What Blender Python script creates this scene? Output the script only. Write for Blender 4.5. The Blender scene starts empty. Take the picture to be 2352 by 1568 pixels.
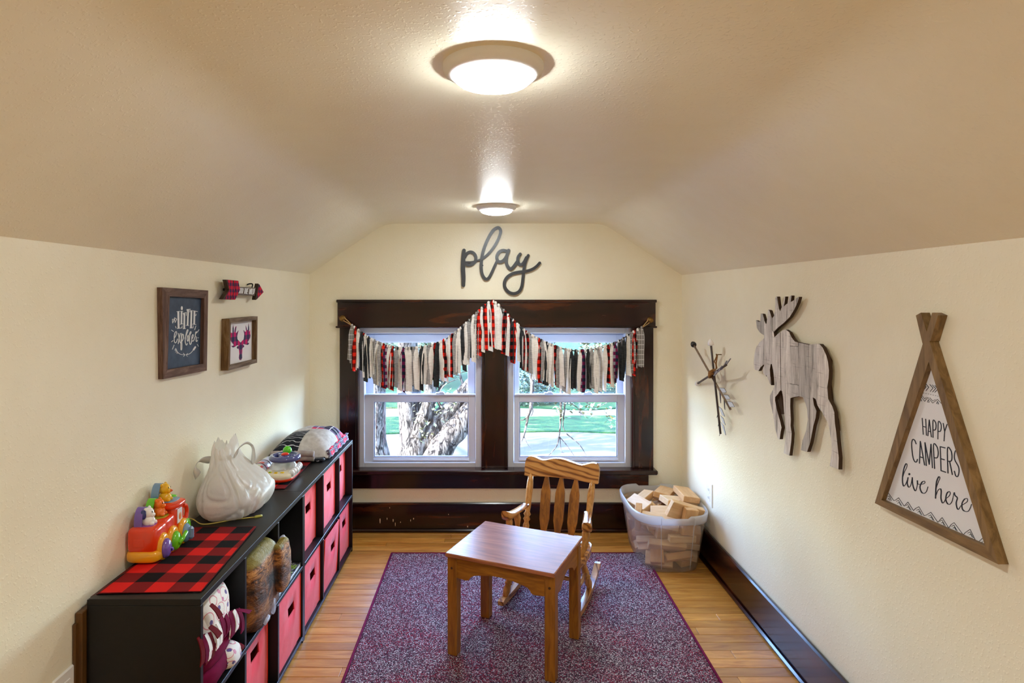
import bpy, bmesh, math, random
from mathutils import Vector, Matrix, noise
random.seed(7)
S = bpy.context.scene
COL = S.collection
PI = math.pi
# ------------------------------------------------------------------ camera
F, CX, CY, EYE = 1400.0, 1125.0, 680.0, 1.433     # focal length in px, principal point, eye height
cam = bpy.data.cameras.new('camera')
cam.sensor_width = 36.0
cam.lens = 36.0 * F / 2352.0
cam.shift_x = (1176.0 - CX) / 2352.0
cam.shift_y = -(784.0 - CY) / 2352.0
cam.clip_start = 0.02
camo = bpy.data.objects.new('camera', cam)
COL.objects.link(camo)
camo.location = (0, 0, EYE)
camo.rotation_euler = (PI / 2, 0, 0)
S.camera = camo
# ------------------------------------------------------------------ sky, sun, exposure
SKY, SUN, LAMP, EXPO = 7.5, 80.0, 122.0, 0.22
w = bpy.data.worlds.new('sky')
S.world = w
w.use_nodes = True
wn = w.node_tree.nodes
sky = wn.new('ShaderNodeTexSky')
sky.sky_type = 'NISHITA'
sky.sun_disc = False
sky.sun_elevation = math.radians(31)
sky.sun_rotation = math.radians(248)
bg = wn['Background']
tint = wn.new('ShaderNodeMix')
tint.data_type, tint.blend_type = 'RGBA', 'MULTIPLY'
tint.inputs[0].default_value = 1.0
tint.inputs[7].default_value = (0.88, 1.0, 1.20, 1.0)
w.node_tree.links.new(sky.outputs[0], tint.inputs[6])
w.node_tree.links.new(tint.outputs[2], bg.inputs[0])
bg.inputs[1].default_value = SKY
sl = bpy.data.lights.new('sun', 'SUN')
sl.energy = SUN
sl.angle = math.radians(0.6)
sl.color = (1.0, 0.95, 0.88)
so = bpy.data.objects.new('sun', sl)
COL.objects.link(so)
so.rotation_euler = Vector((0.85, 0.35, -0.55)).to_track_quat('-Z', 'Y').to_euler()
so.location = (-6, -8, 12)
for px0, px1 in ((822, 1107), (1165, 1451)):       # sky portals in the two window openings
    pl = bpy.data.lights.new('window_portal', 'AREA')
    pl.shape = 'RECTANGLE'
    pl.size, pl.size_y = 0.76, 0.84
    pl.cycles.is_portal = True
    po = bpy.data.objects.new('window_portal', pl)
    COL.objects.link(po)
    po.location = (((px0 + px1) / 2 - CX) * 3.83 / F, 3.83, 0.81)
    po.rotation_euler = (-PI / 2, 0, 0)
S.view_settings.view_transform = 'Standard'
S.view_settings.look = 'None'
S.view_settings.gamma = 1.0
S.view_settings.use_curve_mapping = False
S.view_settings.exposure = EXPO
S.cycles.use_denoising = True
S.cycles.max_bounces = 10
S.cycles.diffuse_bounces = 6
S.cycles.transparent_max_bounces = 24
S.cycles.sample_clamp_indirect = 8.0
S.cycles.caustics_reflective = False
S.cycles.caustics_refractive = False

# ------------------------------------------------------------------ photograph geometry -> metres
def at(px, py, y):
    return Vector(((px - CX) * y / F, y, EYE - (py - CY) * y / F))
def onx(px, py, x):                                  # point on the vertical plane X = x
    y = F * x / (px - CX)
    return Vector((x, y, EYE - (py - CY) * y / F))
def onz(px, py, z):                                  # point on the horizontal plane Z = z
    y = F * (EYE - z) / (py - CY)
    return Vector(((px - CX) * y / F, y, z))

# ------------------------------------------------------------------ mesh builder
class MB:
    def __init__(s):
        s.v, s.f, s.m, s.s = [], [], [], []
    def add(s, vs, fs, mi=0, sm=False, T=None):
        o = len(s.v)
        s.v += [tuple(T @ Vector(p)) if T else tuple(p) for p in vs]
        for f in fs:
            s.f.append(tuple(i + o for i in f)); s.m.append(mi); s.s.append(sm)
        return s
    def box(s, lo, hi, mi=0, T=None, bev=0.0):
        c = [(a + b) / 2 for a, b in zip(lo, hi)]
        h = [abs(b - a) / 2 for a, b in zip(lo, hi)]
        b = min(bev, min(h) * 0.95)
        if b <= 0:
            vs = [(c[0] + sx * h[0], c[1] + sy * h[1], c[2] + sz * h[2]) for sx in (-1, 1) for sy in (-1, 1) for sz in (-1, 1)]
            fs = [(0, 1, 3, 2), (4, 6, 7, 5), (0, 4, 5, 1), (2, 3, 7, 6), (0, 2, 6, 4), (1, 5, 7, 3)]
            return s.add(vs, fs, mi, False, T)
        vs, idx = [], {}
        for sx in (-1, 1):
            for sy in (-1, 1):
                for sz in (-1, 1):
                    for ax in range(3):
                        e = [h[0] - b, h[1] - b, h[2] - b]
                        e[ax] = h[ax]
                        idx[(sx, sy, sz, ax)] = len(vs)
                        vs.append((c[0] + sx * e[0], c[1] + sy * e[1], c[2] + sz * e[2]))
        fs = []
        def k(sg, ax):
            return idx[(sg[0], sg[1], sg[2], ax)]
        for ax in range(3):
            o1, o2 = [i for i in range(3) if i != ax]
            for sg in (-1, 1):
                q = []
                for a, d in ((-1, -1), (1, -1), (1, 1), (-1, 1)):
                    g = [0, 0, 0]; g[ax] = sg; g[o1] = a; g[o2] = d
                    q.append(k(g, ax))
                fs.append(tuple(q))
            for a in (-1, 1):
                for d in (-1, 1):
                    g0 = [0, 0, 0]; g0[ax] = -1; g0[o1] = a; g0[o2] = d
                    g1 = list(g0); g1[ax] = 1
                    fs.append((k(g0, o1), k(g1, o1), k(g1, o2), k(g0, o2)))
        for sx in (-1, 1):
            for sy in (-1, 1):
                for sz in (-1, 1):
                    fs.append((idx[(sx, sy, sz, 0)], idx[(sx, sy, sz, 1)], idx[(sx, sy, sz, 2)]))
        return s.add(vs, fs, mi, False, T)
    def rings(s, rings, cap=True, closed=True, mi=0, sm=True, T=None, loop=False):
        n = len(rings[0])
        vs = [p for r in rings for p in r]
        fs = []
        R = len(rings)
        for i in range(R if loop else R - 1):
            a, b = i * n, ((i + 1) % R) * n
            for j in range(n if closed else n - 1):
                k = (j + 1) % n
                fs.append((a + j, a + k, b + k, b + j))
        s.add(vs, fs, mi, sm, T)
        if cap and not loop:
            o = len(s.v) - len(vs)
            s.f.append(tuple(o + j for j in reversed(range(n)))); s.m.append(mi); s.s.append(False)
            s.f.append(tuple(o + (R - 1) * n + j for j in range(n))); s.m.append(mi); s.s.append(False)
        return s
    def lathe(s, prof, n=20, T=None, mi=0, cap=True, sm=True):
        rs = [[(r * math.cos(2 * PI * j / n), r * math.sin(2 * PI * j / n), z) for j in range(n)] for r, z in prof]
        return s.rings(rs, cap, True, mi, sm, T)
    def rod(s, p0, p1, prof, n=12, mi=0, sm=True):  # turned rod: prof = [(radius, t 0..1)]
        p0, p1 = Vector(p0), Vector(p1)
        d = p1 - p0
        T = Matrix.Translation(p0) @ d.to_track_quat('Z', 'Y').to_matrix().to_4x4()
        return s.lathe([(r, t * d.length) for r, t in prof], n, T, mi, True, sm)
    def tube(s, pts, r, n=8, mi=0, closed=False, flat=1.0, sm=True):
        pts = [Vector(p) for p in pts]
        N = len(pts)
        rs = r if isinstance(r, (list, tuple)) else [r] * N
        rings, prev = [], None
        for i, p in enumerate(pts):
            a = pts[i - 1] if (i > 0 or closed) else p
            b = pts[(i + 1) % N] if (i < N - 1 or closed) else p
            t = (b - a)
            t = t.normalized() if t.length > 1e-9 else Vector((0, 0, 1))
            if prev is None:
                u = t.orthogonal().normalized()
            else:
                u = prev - t * prev.dot(t)
                u = u.normalized() if u.length > 1e-6 else t.orthogonal().normalized()
            prev = u
            v = t.cross(u)
            rings.append([tuple(p + (u * math.cos(2 * PI * j / n) + v * math.sin(2 * PI * j / n) * flat) * rs[i]) for j in range(n)])
        return s.rings(rings, not closed, True, mi, sm, None, closed)
    def prism(s, poly, fa, fb, mi=0, sm=False, side_mi=None):   # poly of 2D points, fa/fb map them to the two faces
        n = len(poly)
        A = [tuple(fa(*p)) for p in poly]
        B = [tuple(fb(*p)) for p in poly]
        o = len(s.v)
        s.v += A + B
        s.f.append(tuple(o + i for i in range(n))); s.m.append(mi); s.s.append(False)
        s.f.append(tuple(o + n + i for i in reversed(range(n)))); s.m.append(mi); s.s.append(False)
        for i in range(n):
            j = (i + 1) % n
            s.f.append((o + i, o + n + i, o + n + j, o + j)); s.m.append(mi if side_mi is None else side_mi); s.s.append(sm)
        return s
    def ell(s, c, r, n=16, m=10, mi=0, T=None, e=1.0):
        rs = []
        def sp(x):
            return math.copysign(abs(x) ** e, x)
        for i in range(1, m):
            a = -PI / 2 + PI * i / m
            rs.append([(c[0] + r[0] * sp(math.cos(a)) * sp(math.cos(2 * PI * j / n)), c[1] + r[1] * sp(math.cos(a)) * sp(math.sin(2 * PI * j / n)), c[2] + r[2] * sp(math.sin(a))) for j in range(n)])
        return s.rings(rs, True, True, mi, True, T)
    def grid(s, nu, nv, fn, mi=0, sm=True, thick=None):
        vs = [tuple(fn(i / nu, j / nv)) for i in range(nu + 1) for j in range(nv + 1)]
        fs = [(i * (nv + 1) + j, (i + 1) * (nv + 1) + j, (i + 1) * (nv + 1) + j + 1, i * (nv + 1) + j + 1) for i in range(nu) for j in range(nv)]
        s.add(vs, fs, mi, sm)
        if thick:
            b = [tuple(Vector(p) + Vector(thick)) for p in vs]
            s.add(b, [tuple(reversed(f)) for f in fs], mi, sm)
            ed = [(i * (nv + 1)) for i in range(nu + 1)] + [nu * (nv + 1) + j for j in range(1, nv + 1)] + [i * (nv + 1) + nv for i in range(nu - 1, -1, -1)] + [j for j in range(nv - 1, 0, -1)]
            n = len(ed)
            s.add([vs[k] for k in ed] + [b[k] for k in ed], [(i, (i + 1) % n, n + (i + 1) % n, n + i) for i in range(n)], mi, False)
        return s
    def stroke(s, pts, wd, fa, fb, mi=0, caps=8):               # flat pen stroke in 2D -> thin raised ribbon
        P = [Vector(p) for p in pts]
        N = len(P)
        ws = wd if isinstance(wd, (list, tuple)) else [wd] * N
        L, R = [], []
        for i in range(N):
            a, b = P[max(i - 1, 0)], P[min(i + 1, N - 1)]
            t = (b - a)
            t = t.normalized() if t.length > 1e-9 else Vector((1, 0))
            nn = Vector((-t.y, t.x)) * ws[i] / 2
            L.append(P[i] + nn); R.append(P[i] - nn)
        s.k = getattr(s, 'k', 0) + 1
        k0 = 1 + 0.035 * (s.k % 8)                               # every stroke lies a hair above the one before it, as paint does
        def lift(p, e):
            b = Vector(fb(*p))
            return b + (Vector(fa(*p)) - b) * (k0 + e)
        vs = [lift(p, 0.25 * i / N) for i, p in enumerate(L)] + [lift(p, 0.25 * i / N) for i, p in enumerate(R)] + [fb(*p) for p in L] + [fb(*p) for p in R]
        fs = []
        for i in range(N - 1):
            fs += [(i, i + 1, N + i + 1, N + i), (2 * N + i, 3 * N + i, 3 * N + i + 1, 2 * N + i + 1), (i, 2 * N + i, 2 * N + i + 1, i + 1), (N + i, N + i + 1, 3 * N + i + 1, 3 * N + i)]
        fs += [(0, N, 3 * N, 2 * N), (N - 1, 3 * N - 1, 4 * N - 1, 2 * N - 1)]
        s.add([tuple(p) for p in vs], fs, mi)
        if caps:
            for i in (0, N - 1):
                d = (P[1] - P[0]) if i == 0 else (P[-2] - P[-1])
                d = d.normalized()
                nn = Vector((-d.y, d.x))
                arc = [P[i] + (nn * math.cos(PI * k / caps) - d * math.sin(PI * k / caps)) * ws[i] / 2 for k in range(caps + 1)]
                e = 0.25 * i / N
                s.prism(arc, lambda *q: lift(q, e), fb, mi)
        return s
    def build(s, name, mats, parent=None, off=None, label=None, kind=None, recalc=True):
        me = bpy.data.meshes.new(name)
        if off is None and parent is not None and parent.name in WORLD:
            off = WORLD[parent.name]
        vs = [tuple(Vector(p) - off) for p in s.v] if off is not None else s.v
        me.from_pydata(vs, [], s.f)
        me.polygons.foreach_set('material_index', s.m)
        me.polygons.foreach_set('use_smooth', s.s)
        for m in (mats if isinstance(mats, (list, tuple)) else [mats]):
            me.materials.append(m)
        if recalc:
            b = bmesh.new(); b.from_mesh(me)
            bmesh.ops.recalc_face_normals(b, faces=b.faces)
            b.to_mesh(me); b.free()
        me.update()
        o = bpy.data.objects.new(name, me)
        COL.objects.link(o)
        if parent is not None:
            o.parent = parent
            if parent.name in WORLD:
                WORLD[o.name] = WORLD[parent.name]
        if label: o['label'] = label
        if kind: o['kind'] = kind
        return o
WORLD = {}
def thing(name, label, cat, loc=(0, 0, 0), rz=0.0, group=None, world=False):
    o = bpy.data.objects.new(name, None)
    COL.objects.link(o)
    o.empty_display_size = 0.05
    o.location = loc
    o.rotation_euler = (0, 0, rz)
    if label: o['label'] = label
    if cat: o['category'] = cat
    if group: o['group'] = group
    if world: WORLD[o.name] = Vector(loc)
    return o
def tag(o, label, cat, group=None):
    o['label'] = label; o['category'] = cat
    if group: o['group'] = group
    return o
def solo(name, mb, mat, label, cat, loc, group=None):            # one-mesh thing, mesh given in world metres
    o = mb.build(name, mat, None, Vector(loc))
    o.location = loc
    return tag(o, label, cat, group)
def struct(name, mb, mat, parent=None):
    o = mb.build(name, mat, parent)
    if parent is None: o['kind'] = 'structure'
    return o
def dup(root, loc, rz=None, label=None, group=None):
    r = root.copy(); COL.objects.link(r); r.location = loc
    if rz is not None: r.rotation_euler = (0, 0, rz)
    if label: r['label'] = label
    if group: r['group'] = group
    for c in list(root.children):
        k = c.copy(); COL.objects.link(k); k.parent = r
        for g in list(c.children):
            q = g.copy(); COL.objects.link(q); q.parent = k
    return r
def cr(pts, n=6, closed=False):                                  # Catmull-Rom through 2D/3D points
    P = [Vector(p) for p in pts]
    N = len(P)
    out = []
    for i in range(N if closed else N - 1):
        p1, p2 = P[i], P[(i + 1) % N]
        p0 = P[i - 1] if (i > 0 or closed) else p1 * 2 - p2
        p3 = P[(i + 2) % N] if (i < N - 2 or closed) else p2 * 2 - p1
        for k in range(n):
            t = k / n
            out.append(0.5 * ((2 * p1) + (p2 - p0) * t + (2 * p0 - 5 * p1 + 4 * p2 - p3) * t * t + (3 * p1 - p0 - 3 * p2 + p3) * t ** 3))
    if not closed: out.append(P[-1])
    return out
# ------------------------------------------------------------------ materials
def lin(c):
    return tuple(((x / 255) / 12.92 if x / 255 <= 0.04045 else ((x / 255 + 0.055) / 1.055) ** 2.4) for x in c) + (1.0,)
class NT:
    def __init__(s, name):
        s.mat = bpy.data.materials.new(name)
        s.mat.use_nodes = True
        s.t = s.mat.node_tree
        s.b = s.t.nodes['Principled BSDF']
        s.out = s.t.nodes['Material Output']
    def n(s, typ, ins=None, **kw):
        nd = s.t.nodes.new(typ)
        for k, v in kw.items(): setattr(nd, k, v)
        for k, v in (ins or {}).items(): s.put(nd.inputs[k], v)
        return nd
    def put(s, sock, v):
        if isinstance(v, bpy.types.NodeSocket): s.t.links.new(v, sock)
        else: sock.default_value = v
    def set(s, **kw):
        names = {'color': 'Base Color', 'rough': 'Roughness', 'metal': 'Metallic', 'spec': 'Specular IOR Level', 'trans': 'Transmission Weight', 'normal': 'Normal', 'coat': 'Coat Weight', 'coat_rough': 'Coat Roughness', 'sheen': 'Sheen Weight', 'alpha': 'Alpha', 'emit': 'Emission Color', 'estr': 'Emission Strength', 'sss': 'Subsurface Weight'}
        for k, v in kw.items(): s.put(s.b.inputs[names[k]], v)
        return s
    def coord(s, scale=(1, 1, 1), rot=(0, 0, 0), kind='Object'):
        tc = s.n('ShaderNodeTexCoord')
        mp = s.n('ShaderNodeMapping', {'Vector': tc.outputs[kind], 'Scale': scale, 'Rotation': rot})
        return mp.outputs[0]
    def noise(s, vec, scale, detail=3.0, rough=0.55, dist=0.0):
        return s.n('ShaderNodeTexNoise', {'Vector': vec, 'Scale': scale, 'Detail': detail, 'Roughness': rough, 'Distortion': dist}).outputs[0]
    def ramp(s, fac, stops, interp='LINEAR'):
        r = s.n('ShaderNodeValToRGB', {'Fac': fac})
        cr_ = r.color_ramp
        cr_.interpolation = interp
        while len(cr_.elements) < len(stops): cr_.elements.new(0.5)
        for e, (p, c) in zip(cr_.elements, stops):
            e.position = p
            e.color = c if len(c) == 4 else lin(c)
        return r.outputs[0]
    def mix(s, fac, a, b, mode='MIX'):
        m = s.n('ShaderNodeMix', data_type='RGBA', blend_type=mode)
        s.put(m.inputs[0], fac); s.put(m.inputs[6], a); s.put(m.inputs[7], b)
        return m.outputs[2]
    def math(s, op, a, b=0.0, c=0.0):
        m = s.n('ShaderNodeMath', operation=op)
        s.put(m.inputs[0], a); s.put(m.inputs[1], b); s.put(m.inputs[2], c)
        return m.outputs[0]
    def sep(s, vec):
        return s.n('ShaderNodeSeparateXYZ', {'Vector': vec}).outputs
    def bump(s, h, strength=0.3, dist=0.002):
        s.set(normal=s.n('ShaderNodeBump', {'Height': h, 'Strength': strength, 'Distance': dist}).outputs[0])
        return s
def plain(name, c, rough=0.5, **kw):
    return NT(name).set(color=lin(c), rough=rough, **kw).mat
def wood(name, dark, light, axis='X', sc=9.0, rough=0.4, stretch=9.0, bump=0.15, rnd=0.0, coat=0.0, spec=0.5):
    t = NT(name)
    s = {'X': (1, stretch, stretch), 'Y': (stretch, 1, stretch), 'Z': (stretch, stretch, 1)}[axis]
    v = t.coord(s)
    if rnd:
        oi = t.n('ShaderNodeObjectInfo')
        off = t.math('MULTIPLY', oi.outputs['Random'], 37.0)
        v = t.n('ShaderNodeVectorMath', {0: v, 1: t.n('ShaderNodeCombineXYZ', {0: off, 1: off, 2: off}).outputs[0]}, operation='ADD').outputs[0]
    a = t.noise(v, sc, 6.0, 0.6, 0.8)
    c = t.ramp(a, [(0.30, dark), (0.72, light)])
    if rnd:
        hv = t.n('ShaderNodeHueSaturation', {'Hue': 0.5, 'Saturation': 1.0, 'Value': t.math('ADD', t.math('MULTIPLY', oi.outputs['Random'], rnd), 1.0 - rnd / 2), 'Color': c})
        c = hv.outputs[0]
    t.set(color=c, rough=rough, coat=coat, spec=spec, coat_rough=0.25)
    if bump: t.bump(a, bump, 0.001)
    return t.mat
def plaid(name, size, cols, ax=(0, 1), rough=0.85, bumpy=True, duty=0.5):   # buffalo check of three tones
    t = NT(name)
    v = t.coord()
    x = t.sep(v)
    def half(i):
        q = t.math('FLOORED_MODULO', t.math('DIVIDE', x[i], size), 1.0)
        return t.math('GREATER_THAN', q, duty)
    s = t.math('MULTIPLY', t.math('ADD', half(ax[0]), half(ax[1])), 0.5)
    c = t.ramp(s, [(0.0, cols[0]), (0.25, cols[1]), (0.75, cols[2])], 'CONSTANT')
    t.set(color=c, rough=rough, spec=0.15)
    if bumpy: t.bump(t.noise(v, 900.0, 2.0), 0.25, 0.0006)
    return t.mat
def cloth(name, c1, c2=None, sc=60.0, rough=0.9):
    t = NT(name)
    v = t.coord()
    n = t.noise(v, sc, 4.0)
    t.set(color=t.ramp(n, [(0.3, c1), (0.7, c2 or tuple(min(255, x + 18) for x in c1))]), rough=rough, spec=0.15)
    t.bump(t.noise(v, 700.0, 2.0), 0.3, 0.0008)
    return t.mat
def seethrough(name, c, amount, rough=0.12, gloss=0.06, translucent=0.4, fk=0.35):   # clear or milky plastic and glass
    t = NT(name)
    t.t.nodes.remove(t.b)
    tr = t.n('ShaderNodeBsdfTransparent').outputs[0]
    di = t.n('ShaderNodeBsdfDiffuse', {'Color': lin(c)}).outputs[0]
    tl = t.n('ShaderNodeBsdfTranslucent', {'Color': lin(c)}).outputs[0]
    body = t.n('ShaderNodeMixShader', {0: translucent, 1: di, 2: tl}).outputs[0]
    m = t.n('ShaderNodeMixShader', {0: amount, 1: tr, 2: body}).outputs[0]
    gl = t.n('ShaderNodeBsdfGlossy', {'Color': (1, 1, 1, 1), 'Roughness': rough}).outputs[0]
    fr = t.n('ShaderNodeLayerWeight', {'Blend': 0.25}).outputs['Fresnel']
    k = t.math('ADD', t.math('MULTIPLY', fr, fk), gloss)
    t.t.links.new(t.n('ShaderNodeMixShader', {0: k, 1: m, 2: gl}).outputs[0], t.out.inputs[0])
    return t.mat

def paint():
    t = NT('cream wall paint')
    v = t.coord()
    a = t.noise(v, 110.0, 2.0, 0.5)
    a = t.ramp(a, [(0.56, (0, 0, 0, 1)), (0.70, (1, 1, 1, 1))])
    b = t.noise(v, 9.0, 3.0)
    h = t.math('ADD', a, t.math('MULTIPLY', b, 0.12))
    t.set(color=t.ramp(b, [(0.3, (243, 235, 209)), (0.7, (245, 238, 214))]), rough=0.36, spec=0.5)
    t.bump(h, 0.24, 0.0022)
    return t.mat
def mahogany(axis):
    t = NT('dark mahogany trim ' + axis)
    s = {'X': (1, 7, 7), 'Y': (7, 1, 7), 'Z': (7, 7, 1)}[axis]
    v = t.coord(s)
    a = t.noise(v, 2.6, 4.0, 0.55, 0.4)
    c = t.ramp(a, [(0.34, (17, 4, 5)), (0.56, (40, 11, 8)), (0.78, (98, 44, 12))])
    chips = t.ramp(t.noise(t.coord(), 55.0, 2.0, 0.7), [(0.80, (0, 0, 0, 1)), (0.83, (1, 1, 1, 1))])
    c = t.mix(t.math('MULTIPLY', chips, 0.6), c, lin((196, 170, 130)))
    t.set(color=c, rough=0.2, spec=0.4, coat=0.25, coat_rough=0.1)
    t.bump(a, 0.12, 0.001)
    return t.mat
def rugmat():
    t = NT('heathered rug pile')
    v = t.coord()
    vo = t.n('ShaderNodeTexVoronoi', {'Vector': v, 'Scale': 320.0, 'Randomness': 1.0}, feature='F1')
    r = t.sep(vo.outputs['Color'])[0]
    big = t.noise(v, 5.0, 3.0)
    c1 = t.ramp(r, [(0.0, (50, 42, 54)), (0.28, (112, 36, 66)), (0.42, (120, 102, 110)), (0.66, (200, 194, 198)), (0.84, (90, 58, 72))], 'CONSTANT')
    c2 = t.ramp(r, [(0.0, (48, 36, 46)), (0.26, (150, 36, 58)), (0.46, (116, 92, 106)), (0.68, (198, 188, 194)), (0.84, (100, 40, 62))], 'CONSTANT')
    c = t.mix(t.ramp(big, [(0.40, (0, 0, 0, 1)), (0.62, (1, 1, 1, 1))]), c1, c2)
    t.set(color=c, rough=0.95, spec=0.1)
    t.bump(vo.outputs['Distance'], 0.5, 0.003)
    return t.mat
MP = paint()
MAH = {a: mahogany(a) for a in 'XYZ'}
M_white = plain('white vinyl', (206, 209, 220), 0.35)
M_glass = seethrough('window glass', (255, 255, 255), 0.0, 0.02, 0.02, 0.0)
M_outlet = plain('white outlet plastic', (240, 238, 232), 0.35)
M_dark = plain('dark hole', (14, 13, 13), 0.7)
M_brass = plain('aged brass', (138, 104, 52), 0.35, metal=0.9)
# ================================================================== room shell
XL, XR, YB, YF = -1.10, 1.172, 3.72, -1.6
KL, KR = 1.567, 1.561                                            # knee wall heights
def crease(y):
    t = (y - 0.93) / (3.72 - 0.93)
    h = 1.883 + (1.877 - 1.883) * t
    return (-0.604 - 0.034 * t, h), (0.667 + 0.024 * t, h)
def ceil_profile(y):
    a, b = crease(y)
    P = [Vector((XL - 0.001, KL)), Vector(a), Vector(b), Vector((XR + 0.001, KR))]
    out = [P[0]]
    for i in (1, 2):
        p0 = P[i] + (P[i - 1] - P[i]).normalized() * 0.07
        p1 = P[i] + (P[i + 1] - P[i]).normalized() * 0.07
        for k in range(7):
            t = k / 6
            out.append(p0 * (1 - t) ** 2 + P[i] * 2 * t * (1 - t) + p1 * t * t)
    return out + [P[3]]
m = MB()
pa, pb = ceil_profile(YF), ceil_profile(YB + 0.05)
n = len(pa)
vs = [(p.x, YF, p.y) for p in pa] + [(p.x, YB + 0.05, p.y) for p in pb]
m.add(vs, [(i, i + 1, n + i + 1, n + i) for i in range(n - 1)], 0, True)
up = [(x, y, z + 0.12) for x, y, z in vs]
m.add(up, [(i, n + i, n + i + 1, i + 1) for i in range(n - 1)])
struct('ceiling', m, MP)
struct('wall_left', MB().box((XL - 0.1, YF, -0.1), (XL, YB + 0.12, KL + 0.06)), MP)
struct('wall_right', MB().box((XR, YF, -0.1), (XR + 0.1, YB + 0.12, KR + 0.06)), MP)
struct('wall_front', MB().box((XL - 0.1, YF - 0.1, -0.1), (XR + 0.1, YF, 2.05)), MP)
def top(x):
    (ax, ah), (bx, bh) = crease(YB)
    if x < ax: return KL + (ah - KL) * (x - XL) / (ax - XL)
    if x > bx: return KR + (bh - KR) * (XR - x) / (XR - bx)
    return ah
OX0, OX1, OZ0, OZ1 = -0.82, 0.885, 0.385, 1.24                    # window opening
m = MB()
fa = lambda x, z: (x, YB, z)
fb = lambda x, z: (x, YB + 0.12, z)
(ax, ah), (bx, bh) = crease(YB)
e = 0.03
m.prism([(XL, -0.1), (OX0, -0.1), (OX0, top(OX0) + e), (XL, KL + e)], fa, fb)
m.prism([(OX1, -0.1), (XR, -0.1), (XR, KR + e), (OX1, top(OX1) + e)], fa, fb)
m.prism([(OX0, -0.1), (OX1, -0.1), (OX1, OZ0), (OX0, OZ0)], fa, fb)
m.prism([(OX0, OZ1), (OX1, OZ1), (OX1, top(OX1) + e), (bx, bh + e), (ax, ah + e), (OX0, top(OX0) + e)], fa, fb)
m.prism([(-0.046, OZ0), (0.104, OZ0), (0.104, OZ1), (-0.046, OZ1)], fa, fb)
struct('wall_back', m, MP)
# floor with every board laid
M_plank = wood('amber maple board', (176, 112, 36), (222, 166, 84), 'X', 5.0, 0.33, 7.0, 0.10, 0.45, 0.1, 0.7)
floor = struct('floor', MB().box((XL - 0.1, 0.75, -0.1), (XR + 0.1, YB + 0.1, -0.018)).box((XL - 0.1, YF - 0.1, -0.1), (XR + 0.1, 0.75, 0.0)), M_plank)
rr = random.Random(3)
y = 0.752
while y < YB:
    x = XL - rr.uniform(0, 0.7)
    while x < XR:
        L = rr.uniform(0.55, 1.25)
        a, b = max(x, XL - 0.02), min(x + L, XR + 0.02)
        if b - a > 0.02:
            MB().box((a + 0.0006, y + 0.0006, -0.018), (b - 0.0006, min(y + 0.0566, YB + 0.02), rr.uniform(-0.0006, 0.0)), bev=0.0012).build('plank', M_plank, floor, recalc=False)
        x += L
    y += 0.0572
# baseboards: tall board, top bead, shoe moulding
def baseboard(name, axis, wall, sgn, a, b):
    def bx(t0, t1, z0, z1, bev):
        lo, hi = sorted((wall + sgn * t0, wall + sgn * t1))
        return MB().box((lo, a, z0), (hi, b, z1), bev=bev) if axis == 'Y' else MB().box((a, lo, z0), (b, hi, z1), bev=bev)
    o = struct(name, bx(0, 0.016, 0, 0.166, 0.002), MAH[axis])
    bx(0, 0.020, 0.160, 0.178, 0.006).build('top_bead', MAH[axis], o)
    bx(0.014, 0.030, 0, 0.020, 0.007).build('shoe_moulding', MAH[axis], o)
    return o
baseboard('baseboard_left', 'Y', XL, 1, YF, YB)
baseboard('baseboard_right', 'Y', XR, -1, YF, YB)
bb = baseboard('baseboard_back', 'X', YB, -1, XL, XR)
m = MB()                                                         # scraped paint chips left of the middle
for px, py, ww, hh in ((873, 1196, 3, 12), (889, 1191, 2, 5), (903, 1195, 3, 7), (908, 1204, 2, 9), (920, 1199, 2, 3), (943, 1195, 2, 5), (950, 1191, 3, 4), (1074, 1209, 3, 4), (1030, 1181, 2, 2), (895, 1166, 2, 3)):
    c = at(px, py, YB - 0.0162)
    k = YB / F
    m.prism([(c.x + ww * k * 0.5 * math.cos(a) * (0.7 + 0.3 * math.sin(3 * a)), c.z + hh * k * 0.5 * math.sin(a)) for a in [i * PI / 4 for i in range(8)]], lambda x, z: (x, YB - 0.0164, z), lambda x, z: (x, YB - 0.0155, z))
m.build('paint_chips', plain('bare chipped wood', (206, 184, 150), 0.8), bb, kind='stuff')

# ================================================================== window trim
YT = 3.70
def px_x(p, y=YT): return (p - CX) * y / F
def px_z(p, y=YT): return EYE - (p - CY) * y / F
h = struct('trim_1', MB().box((px_x(775), YT, px_z(750)), (px_x(1506), YB, px_z(690)), bev=0.002), MAH['X'])
MB().box((px_x(773), YT - 0.010, px_z(694.5)), (px_x(1508), YB, px_z(688)), bev=0.003).build('cap_moulding', MAH['X'], h)
MB().box((px_x(771), YT - 0.008, px_z(753)), (px_x(1509), YB, px_z(748.5)), bev=0.004).build('lower_bead', MAH['X'], h)
ZS = px_z(1075)
def casing(name, a, b, strip_side):
    o = struct(name, MB().box((px_x(a), YT, ZS), (px_x(b), YB + 0.004, px_z(751)), bev=0.002), MAH['Z'])
    for sd in strip_side:
        q = px_x(a) if sd < 0 else px_x(b)
        lo, hi = sorted((q, q - sd * 0.018))
        MB().box((lo - 0.001, YT - 0.009, ZS), (hi + 0.001, YB + 0.02, px_z(751)), bev=0.005).build('stop_bead', MAH['Z'], o)
    return o
casing('trim_2', 780, 824, (1,))
casing('trim_3', 1451, 1501, (-1,))
casing('trim_4', 1106, 1166, (-1, 1))
st = struct('trim_5', MB().box((px_x(800) - 0.11, YT - 0.055, ZS - 0.027), (px_x(1506), YB + 0.03, ZS), bev=0.006), MAH['X'])
struct('trim_6', MB().box((px_x(800) - 0.10, YT, px_z(1122)), (px_x(1490), YB, ZS - 0.026), bev=0.003), MAH['X'])

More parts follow.
